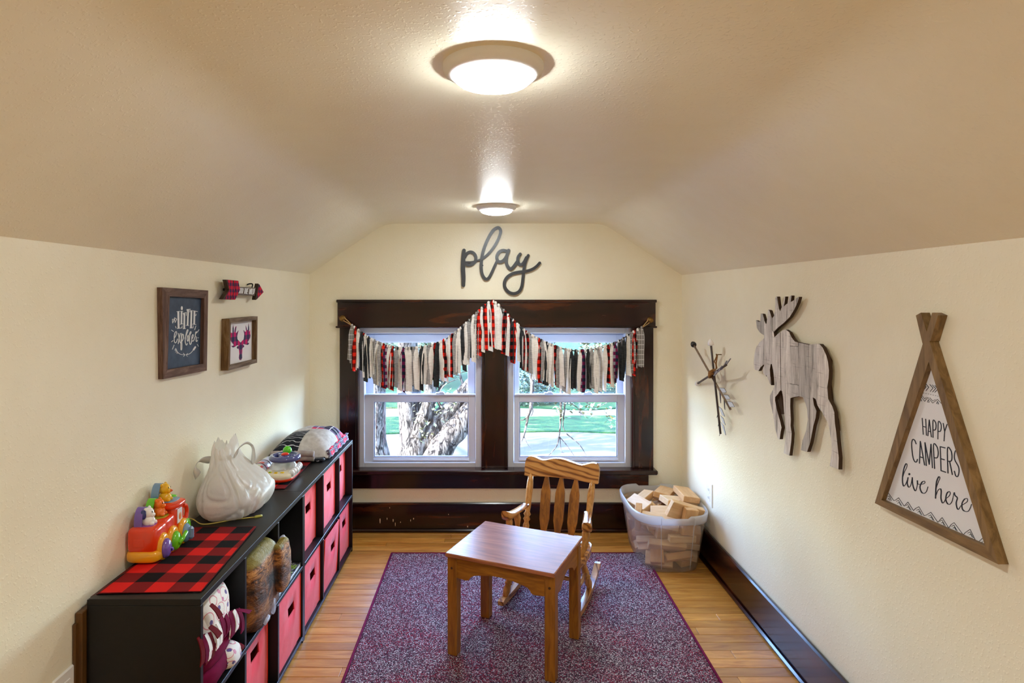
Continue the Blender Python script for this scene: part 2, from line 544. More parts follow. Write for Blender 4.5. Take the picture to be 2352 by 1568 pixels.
# ================================================================== windows
def window(name, a, b, ga, gb):
    o = bpy.data.objects.new(name, None); COL.objects.link(o); o['kind'] = 'structure'
    Y0 = 3.728
    X = lambda p, y=Y0: (p - CX) * y / F
    Z = lambda p, y=Y0: EYE - (p - CY) * y / F
    zt, zb = OZ1 + 0.002, OZ0 - 0.002
    def ring(y0, y1, xa, xb, za, zb_, wl, wr, wt, wb, bev=0.002):
        return (MB().box((xa, y0, zb_), (xa + wl, y1, za), bev=bev).box((xb - wr, y0, zb_), (xb, y1, za), bev=bev)
                .box((xa + wl, y0, za - wt), (xb - wr, y1, za), bev=bev).box((xa + wl, y0, zb_), (xb - wr, y1, zb_ + wb), bev=bev))
    xa, xb = X(a) - 0.004, X(b) + 0.004
    ring(Y0, 3.84, xa, xb, zt, zb, X(a + 15) - xa, xb - X(b - 15), zt - Z(766), Z(1062) - zb).build('frame', M_white, o)
    ring(3.80, 3.835, X(a + 14), X(b - 14), Z(765), Z(1063), 0.012, 0.012, 0.03, 0.01).build('track', M_white, o)
    ys = 3.752
    lo = ring(ys, ys + 0.026, X(a + 16, ys), X(b - 14, ys), Z(907, ys), Z(1061, ys), X(ga, ys) - X(a + 16, ys), X(b - 14, ys) - X(gb, ys), Z(907, ys) - Z(923, ys), Z(1049, ys) - Z(1061, ys)).build('lower_sash', M_white, o)
    MB().box((X(a + 17, ys), ys - 0.010, Z(907.5, ys)), (X(b - 15, ys), ys + 0.02, Z(904.5, ys)), bev=0.002).build('meeting_rail', M_white, lo)
    MB().box((X(ga - 2, ys), ys - 0.010, Z(1058, ys)), (X(gb + 2, ys), ys + 0.004, Z(1053, ys)), bev=0.002).build('lift_rail', M_white, lo)
    MB().box((X(ga, ys) - 0.006, ys + 0.010, Z(1049, ys) - 0.006), (X(gb, ys) + 0.006, ys + 0.014, Z(923, ys) + 0.006)).build('pane', M_glass, lo)
    gk = plain('blue grey glazing gasket', (120, 132, 168), 0.5)
    ring(ys + 0.004, ys + 0.018, X(ga, ys) - 0.004, X(gb, ys) + 0.004, Z(923, ys) + 0.004, Z(1049, ys) - 0.004, 0.009, 0.009, 0.006, 0.008, 0.0).build('glazing_gasket', gk, lo)
    for q in (0.30, 0.70):
        x = X(ga, ys) + (X(gb, ys) - X(ga, ys)) * q
        MB().box((x - 0.028, ys - 0.006, Z(904.5, ys) - 0.001), (x + 0.028, ys + 0.022, Z(904.5, ys) + 0.008), bev=0.003).box((x - 0.006, ys - 0.004, Z(904.5, ys) + 0.007), (x + 0.02, ys + 0.010, Z(904.5, ys) + 0.014), bev=0.002).build('sash_lock', M_white, lo)
    yu = 3.786
    u = ring(yu, yu + 0.024, X(a + 16, yu), X(b - 16, yu), Z(768, yu), Z(913, yu), X(ga, yu) - X(a + 16, yu), X(b - 16, yu) - X(gb - 2, yu), Z(768, yu) - Z(787, yu), 0.018).build('upper_sash', M_white, o)
    MB().box((X(ga, yu) - 0.006, yu + 0.010, Z(913, yu) + 0.012), (X(gb, yu) + 0.006, yu + 0.014, Z(787, yu) + 0.006)).build('pane', M_glass, u)
    return o
window('window_1', 822, 1107, 859, 1076)
window('window_2', 1165, 1451, 1193, 1418)

# ================================================================== outside, one storey down
GZ = -3.2
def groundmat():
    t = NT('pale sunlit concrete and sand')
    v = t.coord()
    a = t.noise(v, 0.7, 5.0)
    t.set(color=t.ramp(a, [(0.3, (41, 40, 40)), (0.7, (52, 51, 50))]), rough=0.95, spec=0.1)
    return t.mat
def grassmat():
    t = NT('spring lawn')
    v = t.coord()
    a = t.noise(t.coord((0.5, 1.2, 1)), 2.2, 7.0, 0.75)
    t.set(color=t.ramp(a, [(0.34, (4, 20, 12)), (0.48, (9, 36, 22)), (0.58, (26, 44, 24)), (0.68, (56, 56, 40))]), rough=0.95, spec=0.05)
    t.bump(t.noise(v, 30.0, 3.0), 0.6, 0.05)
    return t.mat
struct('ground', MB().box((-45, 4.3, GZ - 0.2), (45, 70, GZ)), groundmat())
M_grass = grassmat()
rr = random.Random(5)
def lawn(y0, y1, x0=-30, x1=30):
    N = 60
    lo = [(x0 + (x1 - x0) * i / N, y0 + 0.5 * noise.noise((i * 0.4, y0, 1))) for i in range(N + 1)]
    hi = [(x0 + (x1 - x0) * i / N, y1 + 0.5 * noise.noise((i * 0.4, y1, 2))) for i in range(N, -1, -1)]
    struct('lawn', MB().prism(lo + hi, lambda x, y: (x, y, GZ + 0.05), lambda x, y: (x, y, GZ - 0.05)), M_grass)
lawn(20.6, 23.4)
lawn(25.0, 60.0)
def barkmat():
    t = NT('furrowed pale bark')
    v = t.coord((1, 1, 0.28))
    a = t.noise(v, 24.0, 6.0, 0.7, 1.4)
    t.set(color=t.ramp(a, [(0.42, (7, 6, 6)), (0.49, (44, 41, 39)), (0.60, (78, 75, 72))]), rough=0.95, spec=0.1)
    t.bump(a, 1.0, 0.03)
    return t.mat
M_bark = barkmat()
def limb(mb, pts, rad, n=26, sub=10, amp=0.16):
    P = cr(pts, sub)
    R = [Vector((r, 0)) for r in rad]
    rs = [p.x for p in cr(R, sub)]
    o = len(mb.v)
    mb.tube(P, rs, n)
    for i in range(len(P)):
        for j in range(n):
            k = o + i * n + j
            p = Vector(mb.v[k]); d = p - P[i]
            q = p * 9
            f = 1 + amp * (abs(noise.noise((q.x, q.y, q.z * 0.22))) * 1.8 - 0.35) + 0.12 * noise.noise(p * 2.2)
            mb.v[k] = tuple(P[i] + d * f)
def leafmass(mb, pts, cnt, spread, size, r):
    for p in pts:
        for _ in range(cnt):
            c = Vector(p) + Vector((r.gauss(0, spread), r.gauss(0, spread), r.gauss(0, spread)))
            T = Matrix.Rotation(r.uniform(0, 6.28), 3, 'Z') @ Matrix.Rotation(r.uniform(-0.9, 0.9), 3, 'X')
            s = size * r.uniform(0.6, 1.3)
            q = [(0, 0, 0), (0.35, 0.4, 0.06), (0, 1, 0), (-0.35, 0.4, 0.06)]
            mb.add([c + T @ (Vector(a) * s) for a in q], [(0, 1, 2, 3)])
M_leaf = plain('young yellow green leaf', (52, 56, 32), 0.6)
M_leaf2 = plain('shrub leaf', (10, 34, 20), 0.7)
M_leaf3 = plain('dark evergreen leaf', (8, 16, 12), 0.7)
def tree(label, loc, limbs, twigs, leaves, cnt, spread, size, seed, leafm):
    t = thing('yard_tree', label, 'tree', loc, world=True)
    m = MB()
    limb(m, *limbs[0]) if len(limbs[0]) == 2 else None
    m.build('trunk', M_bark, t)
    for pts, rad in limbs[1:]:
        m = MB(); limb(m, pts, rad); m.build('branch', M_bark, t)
    m = MB()
    for pts, r0 in twigs:
        P = cr(pts, 5)
        m.tube(P, [r0 * (1 - 0.7 * i / (len(P) - 1)) for i in range(len(P))], 6)
    if twigs: m.build('twigs', M_bark, t, kind='stuff')
    if leaves:
        m = MB(); leafmass(m, leaves, cnt, spread, size, random.Random(seed)); m.build('foliage', leafm, t, kind='stuff', recalc=False)
    return t
D = 7.0
def A(px, py, d=D): return tuple(at(px, py, d))
def R(px, d=D): return px * d / F
tree('rough barked tree trunk standing near the window_1 side edge'.replace('window_1 side', 'window'), (at(868, 680, 7.6).x, 7.6, GZ),
     [([(at(872, 0, 7.6).x, 7.6, GZ - 0.1), A(872, 1180, 7.6), A(868, 1060, 7.6), A(866, 1000, 7.6), A(862, 930, 7.6), A(860, 850, 7.6), A(850, 600, 7.6), A(840, 200, 7.6)], [R(40), R(38), R(30), R(24), R(25), R(25), R(22), R(15)])],
     [([A(862, 800, 7.6), A(900, 700, 7.6), A(960, 560, 7.6), A(1040, 420, 7.6)], 0.05), ([A(858, 740, 7.6), A(800, 640, 7.6), A(700, 500, 7.6)], 0.05)], [], 0, 0, 0, 1, M_leaf)
big_tw = [([A(948, 940), A(985, 915), A(1010, 895), A(1030, 860), A(1060, 800)], 0.022), ([A(1040, 960), A(1012, 935), A(1004, 905), A(1016, 870), A(1000, 820)], 0.018), ([A(965, 955), A(990, 935), A(1000, 905)], 0.012),
          ([A(975, 960, 6.8), A(974, 930, 6.8), A(990, 900, 6.8)], 0.010), ([A(1018, 940, 6.8), A(1006, 915, 6.8), A(1020, 885, 6.8), A(1050, 870, 6.8)], 0.012), ([A(1000, 880), A(1040, 860), A(1085, 850)], 0.014), ([A(930, 880), A(905, 850), A(885, 800)], 0.02), ([A(1000, 890), A(975, 850), A(960, 800)], 0.014), ([A(1070, 900), A(1055, 850), A(1062, 790)], 0.02)]
big_lv = [A(953, 957, 6.7), A(968, 920, 6.7), A(992, 915, 6.7), A(972, 978, 6.7), A(975, 1000, 6.7), A(1006, 948, 6.7), A(1024, 940, 6.7), A(1040, 925, 6.7), A(1046, 915, 6.7), A(1034, 905, 6.7), A(1010, 965, 6.7), A(1010, 870, 6.7), A(1050, 860, 6.7), A(1030, 840, 6.7), A(900, 840, 6.7), A(960, 830, 6.7)]
tree('massive forked tree with leaning limbs and pale young leaves', (at(955, 680, D).x, D, GZ),
     [([(at(950, 0, D).x, D, GZ - 0.1), A(950, 1200), A(955, 1060), A(953, 1010), A(943, 960), A(940, 900), A(938, 820), A(930, 600), A(900, 250)], [R(72), R(66), R(48), R(40), R(28), R(25), R(24), R(19), R(12)]),
      ([A(968, 1050), A(985, 1005), A(1008, 970), A(1038, 935), A(1075, 895), A(1120, 840), A(1190, 700), A(1280, 450)], [R(34), R(30), R(24), R(20), R(19), R(17), R(14), R(9)]),
      ([A(985, 1075, 6.8), A(1010, 1035, 6.8), A(1035, 1002, 6.8), A(1062, 970, 6.8), A(1090, 930, 6.8), A(1130, 880, 6.8), A(1220, 780, 6.8)], [R(30), R(29), R(26), R(25), R(20), R(16), R(9)]),
      ([A(958, 1000, 6.9), A(972, 965, 6.9), A(985, 930, 6.9), A(990, 890, 6.9), A(1000, 800, 6.9), A(1015, 640, 6.9)], [R(20), R(17), R(14), R(13), R(11), R(8)])],
     big_tw, big_lv, 12, 0.035, 0.05, 4, M_leaf)
Q = 6.0
def B(px, py, d=Q): return tuple(at(px, py, d))
tw = [([B(1224, 760), B(1222, 900), B(1219, 935), B(1213, 955), B(1207, 985), B(1202, 1005)], 0.024), ([B(1213, 955), B(1200, 965), B(1190, 960)], 0.008), ([B(1222, 930), B(1224, 945), B(1220, 955)], 0.006), ([B(1203, 1003), B(1190, 1030), B(1180, 1050)], 0.004), ([B(1204, 1003), B(1212, 1020), B(1222, 1032)], 0.004),
      ([B(1288, 880), B(1288, 950), B(1286, 985), B(1284, 1005)], 0.014), ([B(1296, 880), B(1297, 930), B(1293, 975), B(1298, 990)], 0.011), ([B(1284, 1003), B(1278, 1025), B(1258, 1048)], 0.008), ([B(1285, 1003), B(1300, 1020), B(1320, 1048)], 0.007), ([B(1286, 1003), B(1289, 1035), B(1297, 1040)], 0.005), ([B(1300, 995), B(1330, 1020), B(1348, 1047)], 0.007), ([B(1330, 945), B(1350, 960)], 0.008), ([B(1310, 925), B(1330, 940), B(1334, 962)], 0.006), ([B(1288, 900), B(1340, 920), B(1370, 935), B(1410, 915)], 0.008), ([B(1224, 820), B(1290, 880), B(1300, 900)], 0.02), ([B(1262, 860), B(1262, 930)], 0.006)]
lv = [B(1278, 930), B(1284, 922), B(1316, 930), B(1330, 935), B(1345, 940), B(1352, 945), B(1362, 940), B(1396, 945), B(1402, 960), B(1408, 966), B(1300, 945), B(1290, 950), B(1304, 915), B(1260, 880), B(1300, 870), B(1350, 880), B(1390, 870), B(1320, 860)]
tree('slender young tree with thin drooping twigs outside the window', (at(1224, 680, Q).x, Q, GZ), [([(at(1226, 0, Q).x, Q + 0.2, GZ - 0.1), (at(1180, 0, Q).x, Q + 0.2, -1.4), (at(1140, 0, Q).x, Q + 0.1, 0.4), B(1150, 600), B(1190, 300)], [0.05, 0.045, 0.04, 0.03, 0.02])],
     tw + [([B(1150, 600), B(1200, 700), B(1224, 765)], 0.03)], lv, 9, 0.03, 0.05, 9, M_leaf)
# a tree beyond the frame edge whose shadow falls across the drive
sh = []
rq = random.Random(12)
for i in range(26):
    a = rq.uniform(0, 6.28); L = rq.uniform(1.5, 3.5); z = rq.uniform(1.8, 6.8)
    sh.append(([(-8.5, 14.5, z), (-8.5 + 0.5 * L * math.cos(a), 14.5 + 0.5 * L * math.sin(a), z + 0.5), (-8.5 + L * math.cos(a), 14.5 + L * math.sin(a), z + 0.7)], 0.09))
tree('tall spreading tree at the yard edge', (-8.5, 14.5, GZ), [([(-8.5, 14.5, GZ - 0.1), (-8.5, 14.5, -1), (-8.4, 14.5, 2), (-8.5, 14.6, 7.5)], [0.34, 0.30, 0.24, 0.08]), ([(-8.5, 14.5, 1.6), (-7.4, 14.2, 3.2), (-6.2, 14.2, 4.2), (-5, 14.6, 5)], [0.18, 0.15, 0.12, 0.06])], sh,
     [(p[0][-1]) for p in sh], 26, 0.45, 0.2, 3, M_leaf2)
def shrub(label, x, y, r, h, leafm, cnt, seed, size=0.16):
    rs = random.Random(seed)
    t = thing('garden_shrub', label, 'shrub', (x, y, GZ), world=True)
    m = MB()
    for i in range(5):
        a = rs.uniform(0, 6.28)
        m.tube([(x, y, GZ - 0.05), (x + 0.3 * r * math.cos(a), y + 0.3 * r * math.sin(a), GZ + 0.4 * h), (x + 0.6 * r * math.cos(a), y + 0.6 * r * math.sin(a), GZ + 0.8 * h)], [0.05, 0.035, 0.015], 6)
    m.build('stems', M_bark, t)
    m = MB()
    pts = []
    for i in range(cnt):
        a, b = rs.uniform(0, 6.28), math.acos(rs.uniform(-0.5, 1))
        pts.append((x + r * math.sin(b) * math.cos(a), y + r * math.sin(b) * math.sin(a), GZ + h * 0.45 + h * 0.5 * math.cos(b)))
    leafmass(m, pts, 9, 0.16, size, rs)
    m.build('foliage', leafm, t, kind='stuff', recalc=False)
shrub('low rounded green shrub beyond the pale path', 1.6, 26.4, 1.0, 1.2, M_leaf2, 240, 2)
shrub('broad green shrub beyond the lawn, beside a lower one', 5.2, 28.6, 1.2, 1.5, M_leaf2, 260, 3)
shrub('tall pale leaved shrub far behind the forked tree', -4.6, 32.0, 2.4, 4.5, M_leaf, 500, 4, 0.25)
shrub('wide yellow green shrub at the far side of the lawn', 8.6, 36.5, 3.0, 4.4, M_leaf, 560, 6, 0.25)
shrub('dark rounded evergreen between the two pale shrubs', 1.4, 37.0, 2.2, 3.6, M_leaf3, 420, 8, 0.22)
# ================================================================== ceiling lights
def emis(name, c, e):
    t = NT(name); t.set(color=lin((255, 255, 255)), emit=c, estr=e); return t.mat
M_lamp = emis('lit lamp diffuser', (0.94, 1.0, 1.02, 1), LAMP)
M_rim = plain('white lamp housing', (242, 242, 242), 0.5)
def ceiling_light(label, y, x, zc):
    t = thing('ceiling_light', label, 'ceiling light', (x, y, zc))
    T = Matrix.Diagonal((1, 1, -1, 1))
    MB().lathe([(0.0975, -0.02), (0.0985, 0.0), (0.0985, 0.006), (0.0955, 0.0138), (0.080, 0.0218), (0.070, 0.024)], 48, T).build('housing', M_rim, t)
    MB().lathe([(0.0770, 0.019), (0.0760, 0.026), (0.068, 0.0325), (0.047, 0.0385), (0.022, 0.0410), (0.001, 0.0415)], 48, T).build('diffuser', M_lamp, t)
    return t
for lab, px, y in (('flush round ceiling light with wide housing, the nearer and larger one', 1133, 1.19), ('small looking round ceiling light above the black word sign', 1140, 3.02)):
    z = crease(y)[0][1]
    ceiling_light(lab, y, (px - CX) * y / F, z - 0.001)
ceiling_light('unseen round ceiling light added behind the viewer to light the near walls', -0.64, 0.02, crease(-0.64)[0][1] - 0.001)  # extra lamp out of view, added to brighten the near walls

# ================================================================== outlets
def outlet(label, c, face, cat='outlet'):
    t = thing('wall_outlet', label, cat, c)
    def P(u, v, w): return (face * w, -face * u, v)
    def bx(u0, u1, v0, v1, w0, w1, bev): return MB().box((min(face * w0, face * w1), -u1, v0), (max(face * w0, face * w1), -u0, v1), bev=bev)
    bx(-0.043, 0.043, -0.063, 0.063, -0.002, 0.006, 0.004).build('cover_plate', M_outlet, t)
    for v in (-0.021, 0.021):
        r = bx(-0.017, 0.017, v - 0.016, v + 0.016, 0.004, 0.0078, 0.003).build('receptacle', M_outlet, t)
        m = MB()
        for u in (-0.007, 0.007):
            m.box((min(face * 0.0072, face * 0.0082), u - 0.0013, v - 0.004), (max(face * 0.0072, face * 0.0082), u + 0.0013, v + 0.007))
        m.build('slots', M_dark, r)
    MB().lathe([(0.0035, 0), (0.0035, 0.0075), (0.001, 0.0083)], 10, Matrix.Rotation(face * PI / 2, 4, 'Y')).build('screw', M_outlet, t)
    return t
outlet('white double outlet on the wall beside the block tub', (XR, 3.245, 0.381), -1)
outlet('white outlet plate low on the wall by the shelf end', (XL, 1.572, 0.403), 1)

# ================================================================== rug
rug = thing('area_rug', 'red and grey heathered area rug with magenta bound edge', 'rug', (0.157, 2.2, 0.0), 0.0, None, True)
RX0, RX1, RY0, RY1 = -0.545, 0.855, 1.15, 3.385
MB().box((RX0 + 0.006, RY0 + 0.006, 0.0004), (RX1 - 0.006, RY1 - 0.006, 0.0095), bev=0.003).build('pile', rugmat(), rug)
m = MB()
m.tube([(RX0, RY0, 0.0052), (RX1, RY0, 0.0052), (RX1, RY1, 0.0052), (RX0, RY1, 0.0052)], 0.0058, 8, closed=True, sm=False)
m = MB()
for a, b in (((RX0, RY0), (RX1, RY0)), ((RX1, RY0), (RX1, RY1)), ((RX1, RY1), (RX0, RY1)), ((RX0, RY1), (RX0, RY0))):
    m.rod((a[0], a[1], 0.0056), (b[0], b[1], 0.0056), [(0.0056, 0), (0.0056, 1)], 8)
m.build('bound_edge', cloth('magenta rug binding', (96, 14, 50), (128, 22, 66)), rug)

# ================================================================== play table
TB = Vector((0.1068, 2.4917, 0.0095))
tz = math.atan2(-0.1856, 0.412)
table = thing('play_table', 'small honey pine play table with a reddish worn top on the rug', 'table', TB, tz)
H = 0.4085
M_pine = wood('honey pine', (122, 72, 12), (172, 112, 28), 'Z', 8.0, 0.38, 8.0, 0.12)
M_pineX = wood('honey pine rail', (122, 72, 12), (174, 114, 28), 'X', 8.0, 0.38, 8.0, 0.12)
M_pineY = wood('honey pine end rail', (122, 72, 12), (174, 114, 28), 'Y', 8.0, 0.38, 8.0, 0.12)
M_top = wood('worn reddish table top', (128, 64, 36), (184, 118, 80), 'X', 6.0, 0.34, 9.0, 0.2, 0, 0.15)
TL, TW = 0.453, 0.379
MB().box((-TL / 2, -TW / 2, H - 0.016), (TL / 2, TW / 2, H), bev=0.003).build('tabletop', M_top, table)
lx, ly, lw = 0.2035, 0.155, 0.0205
for sx in (-1, 1):
    for sy in (-1, 1):
        leg = MB().box((sx * lx - lw, sy * ly - lw, 0), (sx * lx + lw, sy * ly + lw, H - 0.016), bev=0.003).build('leg', M_pine, table)
        m = MB()
        m.rod((sx * lx, sy * (ly + lw - 0.001), H - 0.062), (sx * lx, sy * (ly + lw + 0.0012), H - 0.062), [(0.005, 0), (0.005, 1)], 10)
        m.build('peg', plain('dark peg', (72, 40, 14), 0.6), leg)
def apron_poly(a, b):                                               # stepped ogee lower edge
    zt, zb = H - 0.016, H - 0.098
    half = [(a, zb), (a + 0.042, zb - 0.004), (a + 0.052, zb + 0.0), (a + 0.058, zb + 0.010), (a + 0.068, zb + 0.018), (a + 0.085, zb + 0.024)]
    arc = [(a + 0.085 + (b - a - 0.17) * i / 8, zb + 0.024 + 0.012 * math.sin(PI * i / 8)) for i in range(1, 8)]
    return [(a, zt)] + half + arc + [(a + b - x, z) for x, z in reversed(half)] + [(b, zt)]
for sy in (-1, 1):
    MB().prism(apron_poly(-lx + lw, lx - lw), lambda x, z: (x, sy * (ly + lw - 0.004), z), lambda x, z: (x, sy * (ly + lw - 0.022), z)).build('apron', M_pineX, table)
for sx in (-1, 1):
    MB().prism(apron_poly(-ly + lw, ly - lw), lambda y, z: (sx * (lx + lw - 0.004), y, z), lambda y, z: (sx * (lx + lw - 0.022), y, z)).build('apron', M_pineY, table)

# ================================================================== rocking chair (child's)
def oak(name, axis, dist=9.0):
    t = NT(name)
    sc = {'X': (1.5, 8, 8), 'Y': (8, 1.5, 8), 'Z': (8, 8, 1.5)}[axis]
    v = t.coord(sc)
    wv = t.n('ShaderNodeTexWave', {'Vector': v, 'Scale': 2.2, 'Distortion': dist, 'Detail': 2.0, 'Detail Scale': 0.9}, wave_type='BANDS', bands_direction='DIAGONAL')
    f = t.noise(t.coord(tuple(q * 6 for q in sc)), 6.0, 3.0)
    c = t.ramp(wv.outputs['Fac'], [(0.0, (112, 62, 22)), (0.16, (160, 100, 42)), (0.35, (198, 140, 70)), (1.0, (212, 156, 86))])
    c = t.mix(t.math('MULTIPLY', f, 0.35), c, lin((150, 92, 34)))
    t.set(color=c, rough=0.3, coat=0.3, coat_rough=0.2)
    return t.mat
OKX, OKY, OKZ = oak('golden oak crest', 'X'), oak('golden oak arm', 'Y'), wood('golden oak turned', (156, 100, 40), (222, 168, 94), 'Z', 9.0, 0.3, 9.0, 0.12)
M_splat = wood('brown grained splat', (96, 52, 14), (182, 118, 42), 'Z', 7.0, 0.3, 6.0, 0.1, 0.25)
ch = thing('rocking_chair', 'small oak rocking chair with arrow splats behind the play table', 'chair', (0.297, 2.918, 0.0095), -math.radians(22))
for s in (-1, 1):                                                 # rockers: curved runners
    def runner(t_):
        y = -0.235 + 0.475 * t_
        z = 0.006 + 0.62 * (y + 0.03) ** 2 * (1.35 if y > 0 else 0.55)
        return y, z
    m = MB()
    rings = []
    for i in range(25):
        y, z = runner(i / 24)
        hh = 0.026 if 0 < i < 24 else 0.018
        x = s * (0.168 + 0.004)
        rings.append([(x - 0.014, y, z), (x + 0.014, y, z), (x + 0.014, y, z + hh), (x - 0.014, y, z + hh)])
    m.rings(rings, True, True, 0, False)
    m.build('rocker', OKY, ch)
# seat: saddled slab with rounded back
def seat_fn(u, v):
    y = -0.195 + 0.315 * v
    wd = 0.172 + 0.020 * math.sin(PI * min(1, v * 1.1)) - (0.05 * max(0, v - 0.78) / 0.22 if v > 0.78 else 0)
    x = (u * 2 - 1) * wd
    ed = max(0, 1 - (abs(u * 2 - 1)) ** 4) * max(0, 1 - (abs(v * 2 - 1)) ** 6)
    return (x, y, 0.242 - 0.010 * ed + 0.006)
MB().grid(20, 20, seat_fn, 0, True, (0, 0, -0.028)).build('seat', OKX, ch)
turn = [(0.010, 0), (0.013, 0.06), (0.017, 0.16), (0.018, 0.24), (0.013, 0.30), (0.018, 0.33), (0.013, 0.36), (0.015, 0.45), (0.018, 0.58), (0.014, 0.66), (0.019, 0.69), (0.014, 0.72), (0.018, 0.84), (0.014, 0.94), (0.010, 1)]
def zr(y): return 0.006 + 0.62 * (y + 0.03) ** 2 * (1.35 if y > 0 else 0.55) + 0.024
for s in (-1, 1):
    for y0, y1 in ((-0.13, -0.18), (0.0, 0.055)):
        MB().rod((s * 0.135, y0, 0.226), (s * 0.172, y1, zr(y1) - 0.004), turn, 14).build('leg', OKZ, ch)
    MB().rod((s * 0.158, -0.155, 0.115), (s * 0.158, 0.03, 0.115), [(0.007, 0), (0.012, 0.4), (0.012, 0.6), (0.007, 1)], 12).build('side_stretcher', OKY, ch)
MB().rod((-0.158, -0.06, 0.115), (0.158, -0.06, 0.115), [(0.007, 0), (0.012, 0.35), (0.012, 0.65), (0.007, 1)], 12).build('cross_stretcher', OKX, ch)
# crest, splats, back posts
def bk(z, x=0.0): return 0.070 + (z - 0.245) * 0.30 + 0.35 * x * x * -1.0 + 0.028
ct = [(-0.190, 0.515), (-0.180, 0.502), (-0.08, 0.507), (0.0, 0.508), (0.08, 0.507), (0.180, 0.502), (0.190, 0.515), (0.192, 0.560), (0.184, 0.586), (0.170, 0.594), (0.145, 0.592), (0.10, 0.578), (0.05, 0.586), (0.0, 0.596), (-0.05, 0.594), (-0.10, 0.582), (-0.145, 0.594), (-0.170, 0.596), (-0.186, 0.586), (-0.192, 0.560)]
m = MB()
ctd = cr(ct, 3, True)
m.prism([(p.x, p.y) for p in ctd], lambda x, z: (x, bk(z, x) - 0.011, z), lambda x, z: (x, bk(z, x) + 0.011, z), sm=False)
m.build('crest_rail', OKX, ch)
for x0, x1 in ((-0.076, -0.07), (0.0, 0.0), (0.076, 0.07)):
    z0, z1 = 0.240, 0.512
    pl = [(-0.010, 0), (-0.024, 0.26), (-0.025, 0.5), (-0.024, 0.72), (-0.007, 1), (0.007, 1), (0.024, 0.72), (0.025, 0.5), (0.024, 0.26), (0.010, 0)]
    def mp(dy):
        def f(x, t):
            z = z0 + (z1 - z0) * t
            xc = x1 + (x0 - x1) * t
            return (xc + x, bk(z, xc) - 0.003 + dy, z)
        return f
    MB().prism(pl, mp(-0.006), mp(0.006)).build('splat', M_splat, ch)
post = [(0.010, 0), (0.014, 0.05), (0.017, 0.16), (0.011, 0.22), (0.018, 0.26), (0.012, 0.30), (0.019, 0.34), (0.012, 0.38), (0.015, 0.45), (0.016, 0.6), (0.018, 0.74), (0.016, 0.86), (0.011, 1)]
for s in (-1, 1):
    MB().rod((s * 0.152, 0.052, 0.238), (s * 0.160, bk(0.51, 0.16), 0.512), post, 16).build('back_post', OKZ, ch)
    # arm: scrolled slab, splayed outward towards the front, with a rounded knuckle
    A0, A1 = Vector((s * 0.156, 0.075, 0.366)), Vector((s * 0.197, -0.118, 0.380))
    m = MB(); rings = []
    for i in range(15):
        t = i / 14
        c = A0.lerp(A1, t) + Vector((0, 0, 0.006 * (1 - t) ** 2 - 0.008 * math.sin(PI * t) + (0.010 * max(0, t - 0.7) / 0.3)))
        hw = 0.018 + 0.007 * t
        hh = 0.008 + 0.016 * max(0, (t - 0.55) / 0.45) ** 0.8
        if i == 14: hw, hh = hw * 0.7, hh * 0.6
        n_ = 12
        rings.append([(c.x + hw * math.copysign(abs(math.cos(2 * PI * j / n_)) ** 0.6, math.cos(2 * PI * j / n_)), c.y, c.z - hh + 0.018 + hh * math.copysign(abs(math.sin(2 * PI * j / n_)) ** 0.6, math.sin(2 * PI * j / n_))) for j in range(n_)])
    m.rings(rings); m.build('arm', OKY, ch)
    for t, yy in ((0.82, -0.105), (0.42, -0.025)):
        c = A0.lerp(A1, t)
        MB().rod((s * 0.158 + s * 0.012 * t, yy, 0.236), (c.x, c.y, c.z + 0.004), [(0.008, 0), (0.013, 0.14), (0.016, 0.28), (0.010, 0.36), (0.016, 0.42), (0.010, 0.48), (0.012, 0.56), (0.017, 0.76), (0.012, 0.92), (0.008, 1)], 14).build('arm_spindle', OKZ, ch)
# ================================================================== cube shelves
XF, XBK, ZT, ZM = -0.773, -1.073, 0.623, 0.311
M_black = wood('black brown laminate', (13, 12, 13), (20, 19, 20), 'Y', 6.0, 0.42, 8.0, 0.03, 0, 0.0, 0.35)
PT = 0.015
def cube_shelf(label, y0):
    t = thing('cube_shelf', label, 'shelf', (XF - 0.15, y0 + 0.4515, 0), 0, 'black cube shelves along the wall', True)
    y1 = y0 + 0.903
    b = 0.0012
    MB().box((XBK, y0, ZT - 0.018), (XF, y1, ZT), bev=b).build('top_panel', M_black, t)
    MB().box((XBK, y0 + PT, 0.012), (XF, y1 - PT, 0.012 + PT), bev=b).build('bottom_panel', M_black, t)
    for a in (y0, y1 - PT):
        MB().box((XBK, a, 0.0), (XF, a + PT, ZT - 0.018), bev=b).build('side_panel', M_black, t)
    MB().box((XBK, y0 + PT, ZM - PT / 2), (XF, y1 - PT, ZM + PT / 2), bev=b).build('middle_shelf', M_black, t)
    for k in (1, 2):
        yc = y0 + 0.301 * k
        for z0, z1 in ((0.012 + PT, ZM - PT / 2), (ZM + PT / 2, ZT - 0.018)):
            MB().box((XBK, yc - PT / 2, z0), (XF, yc + PT / 2, z1), bev=b).build('divider', M_black, t)
    MB().box((XBK - 0.004, y0, 0.005), (XBK + 0.001, y1, ZT - 0.002)).build('back_panel', M_black, t)
    if y0 < 2:
        a = y0 + 0.04
        MB().lathe([(0.007, 0), (0.006, 0.0012), (0.001, 0.0016)], 12, Matrix.Translation((XF - 0.035, a, ZT - 0.0003))).build('screw_cover', M_dark, t)
Y0 = 1.630
cube_shelf('black cube shelf with its open end panel and fleece blanket, the nearer unit', Y0)
cube_shelf('black cube shelf full of red fabric bins, the unit next to the window', Y0 + 0.903)
M_board = wood('brown stained board', (62, 38, 10), (96, 62, 20), 'Z', 5.0, 0.5, 8.0)
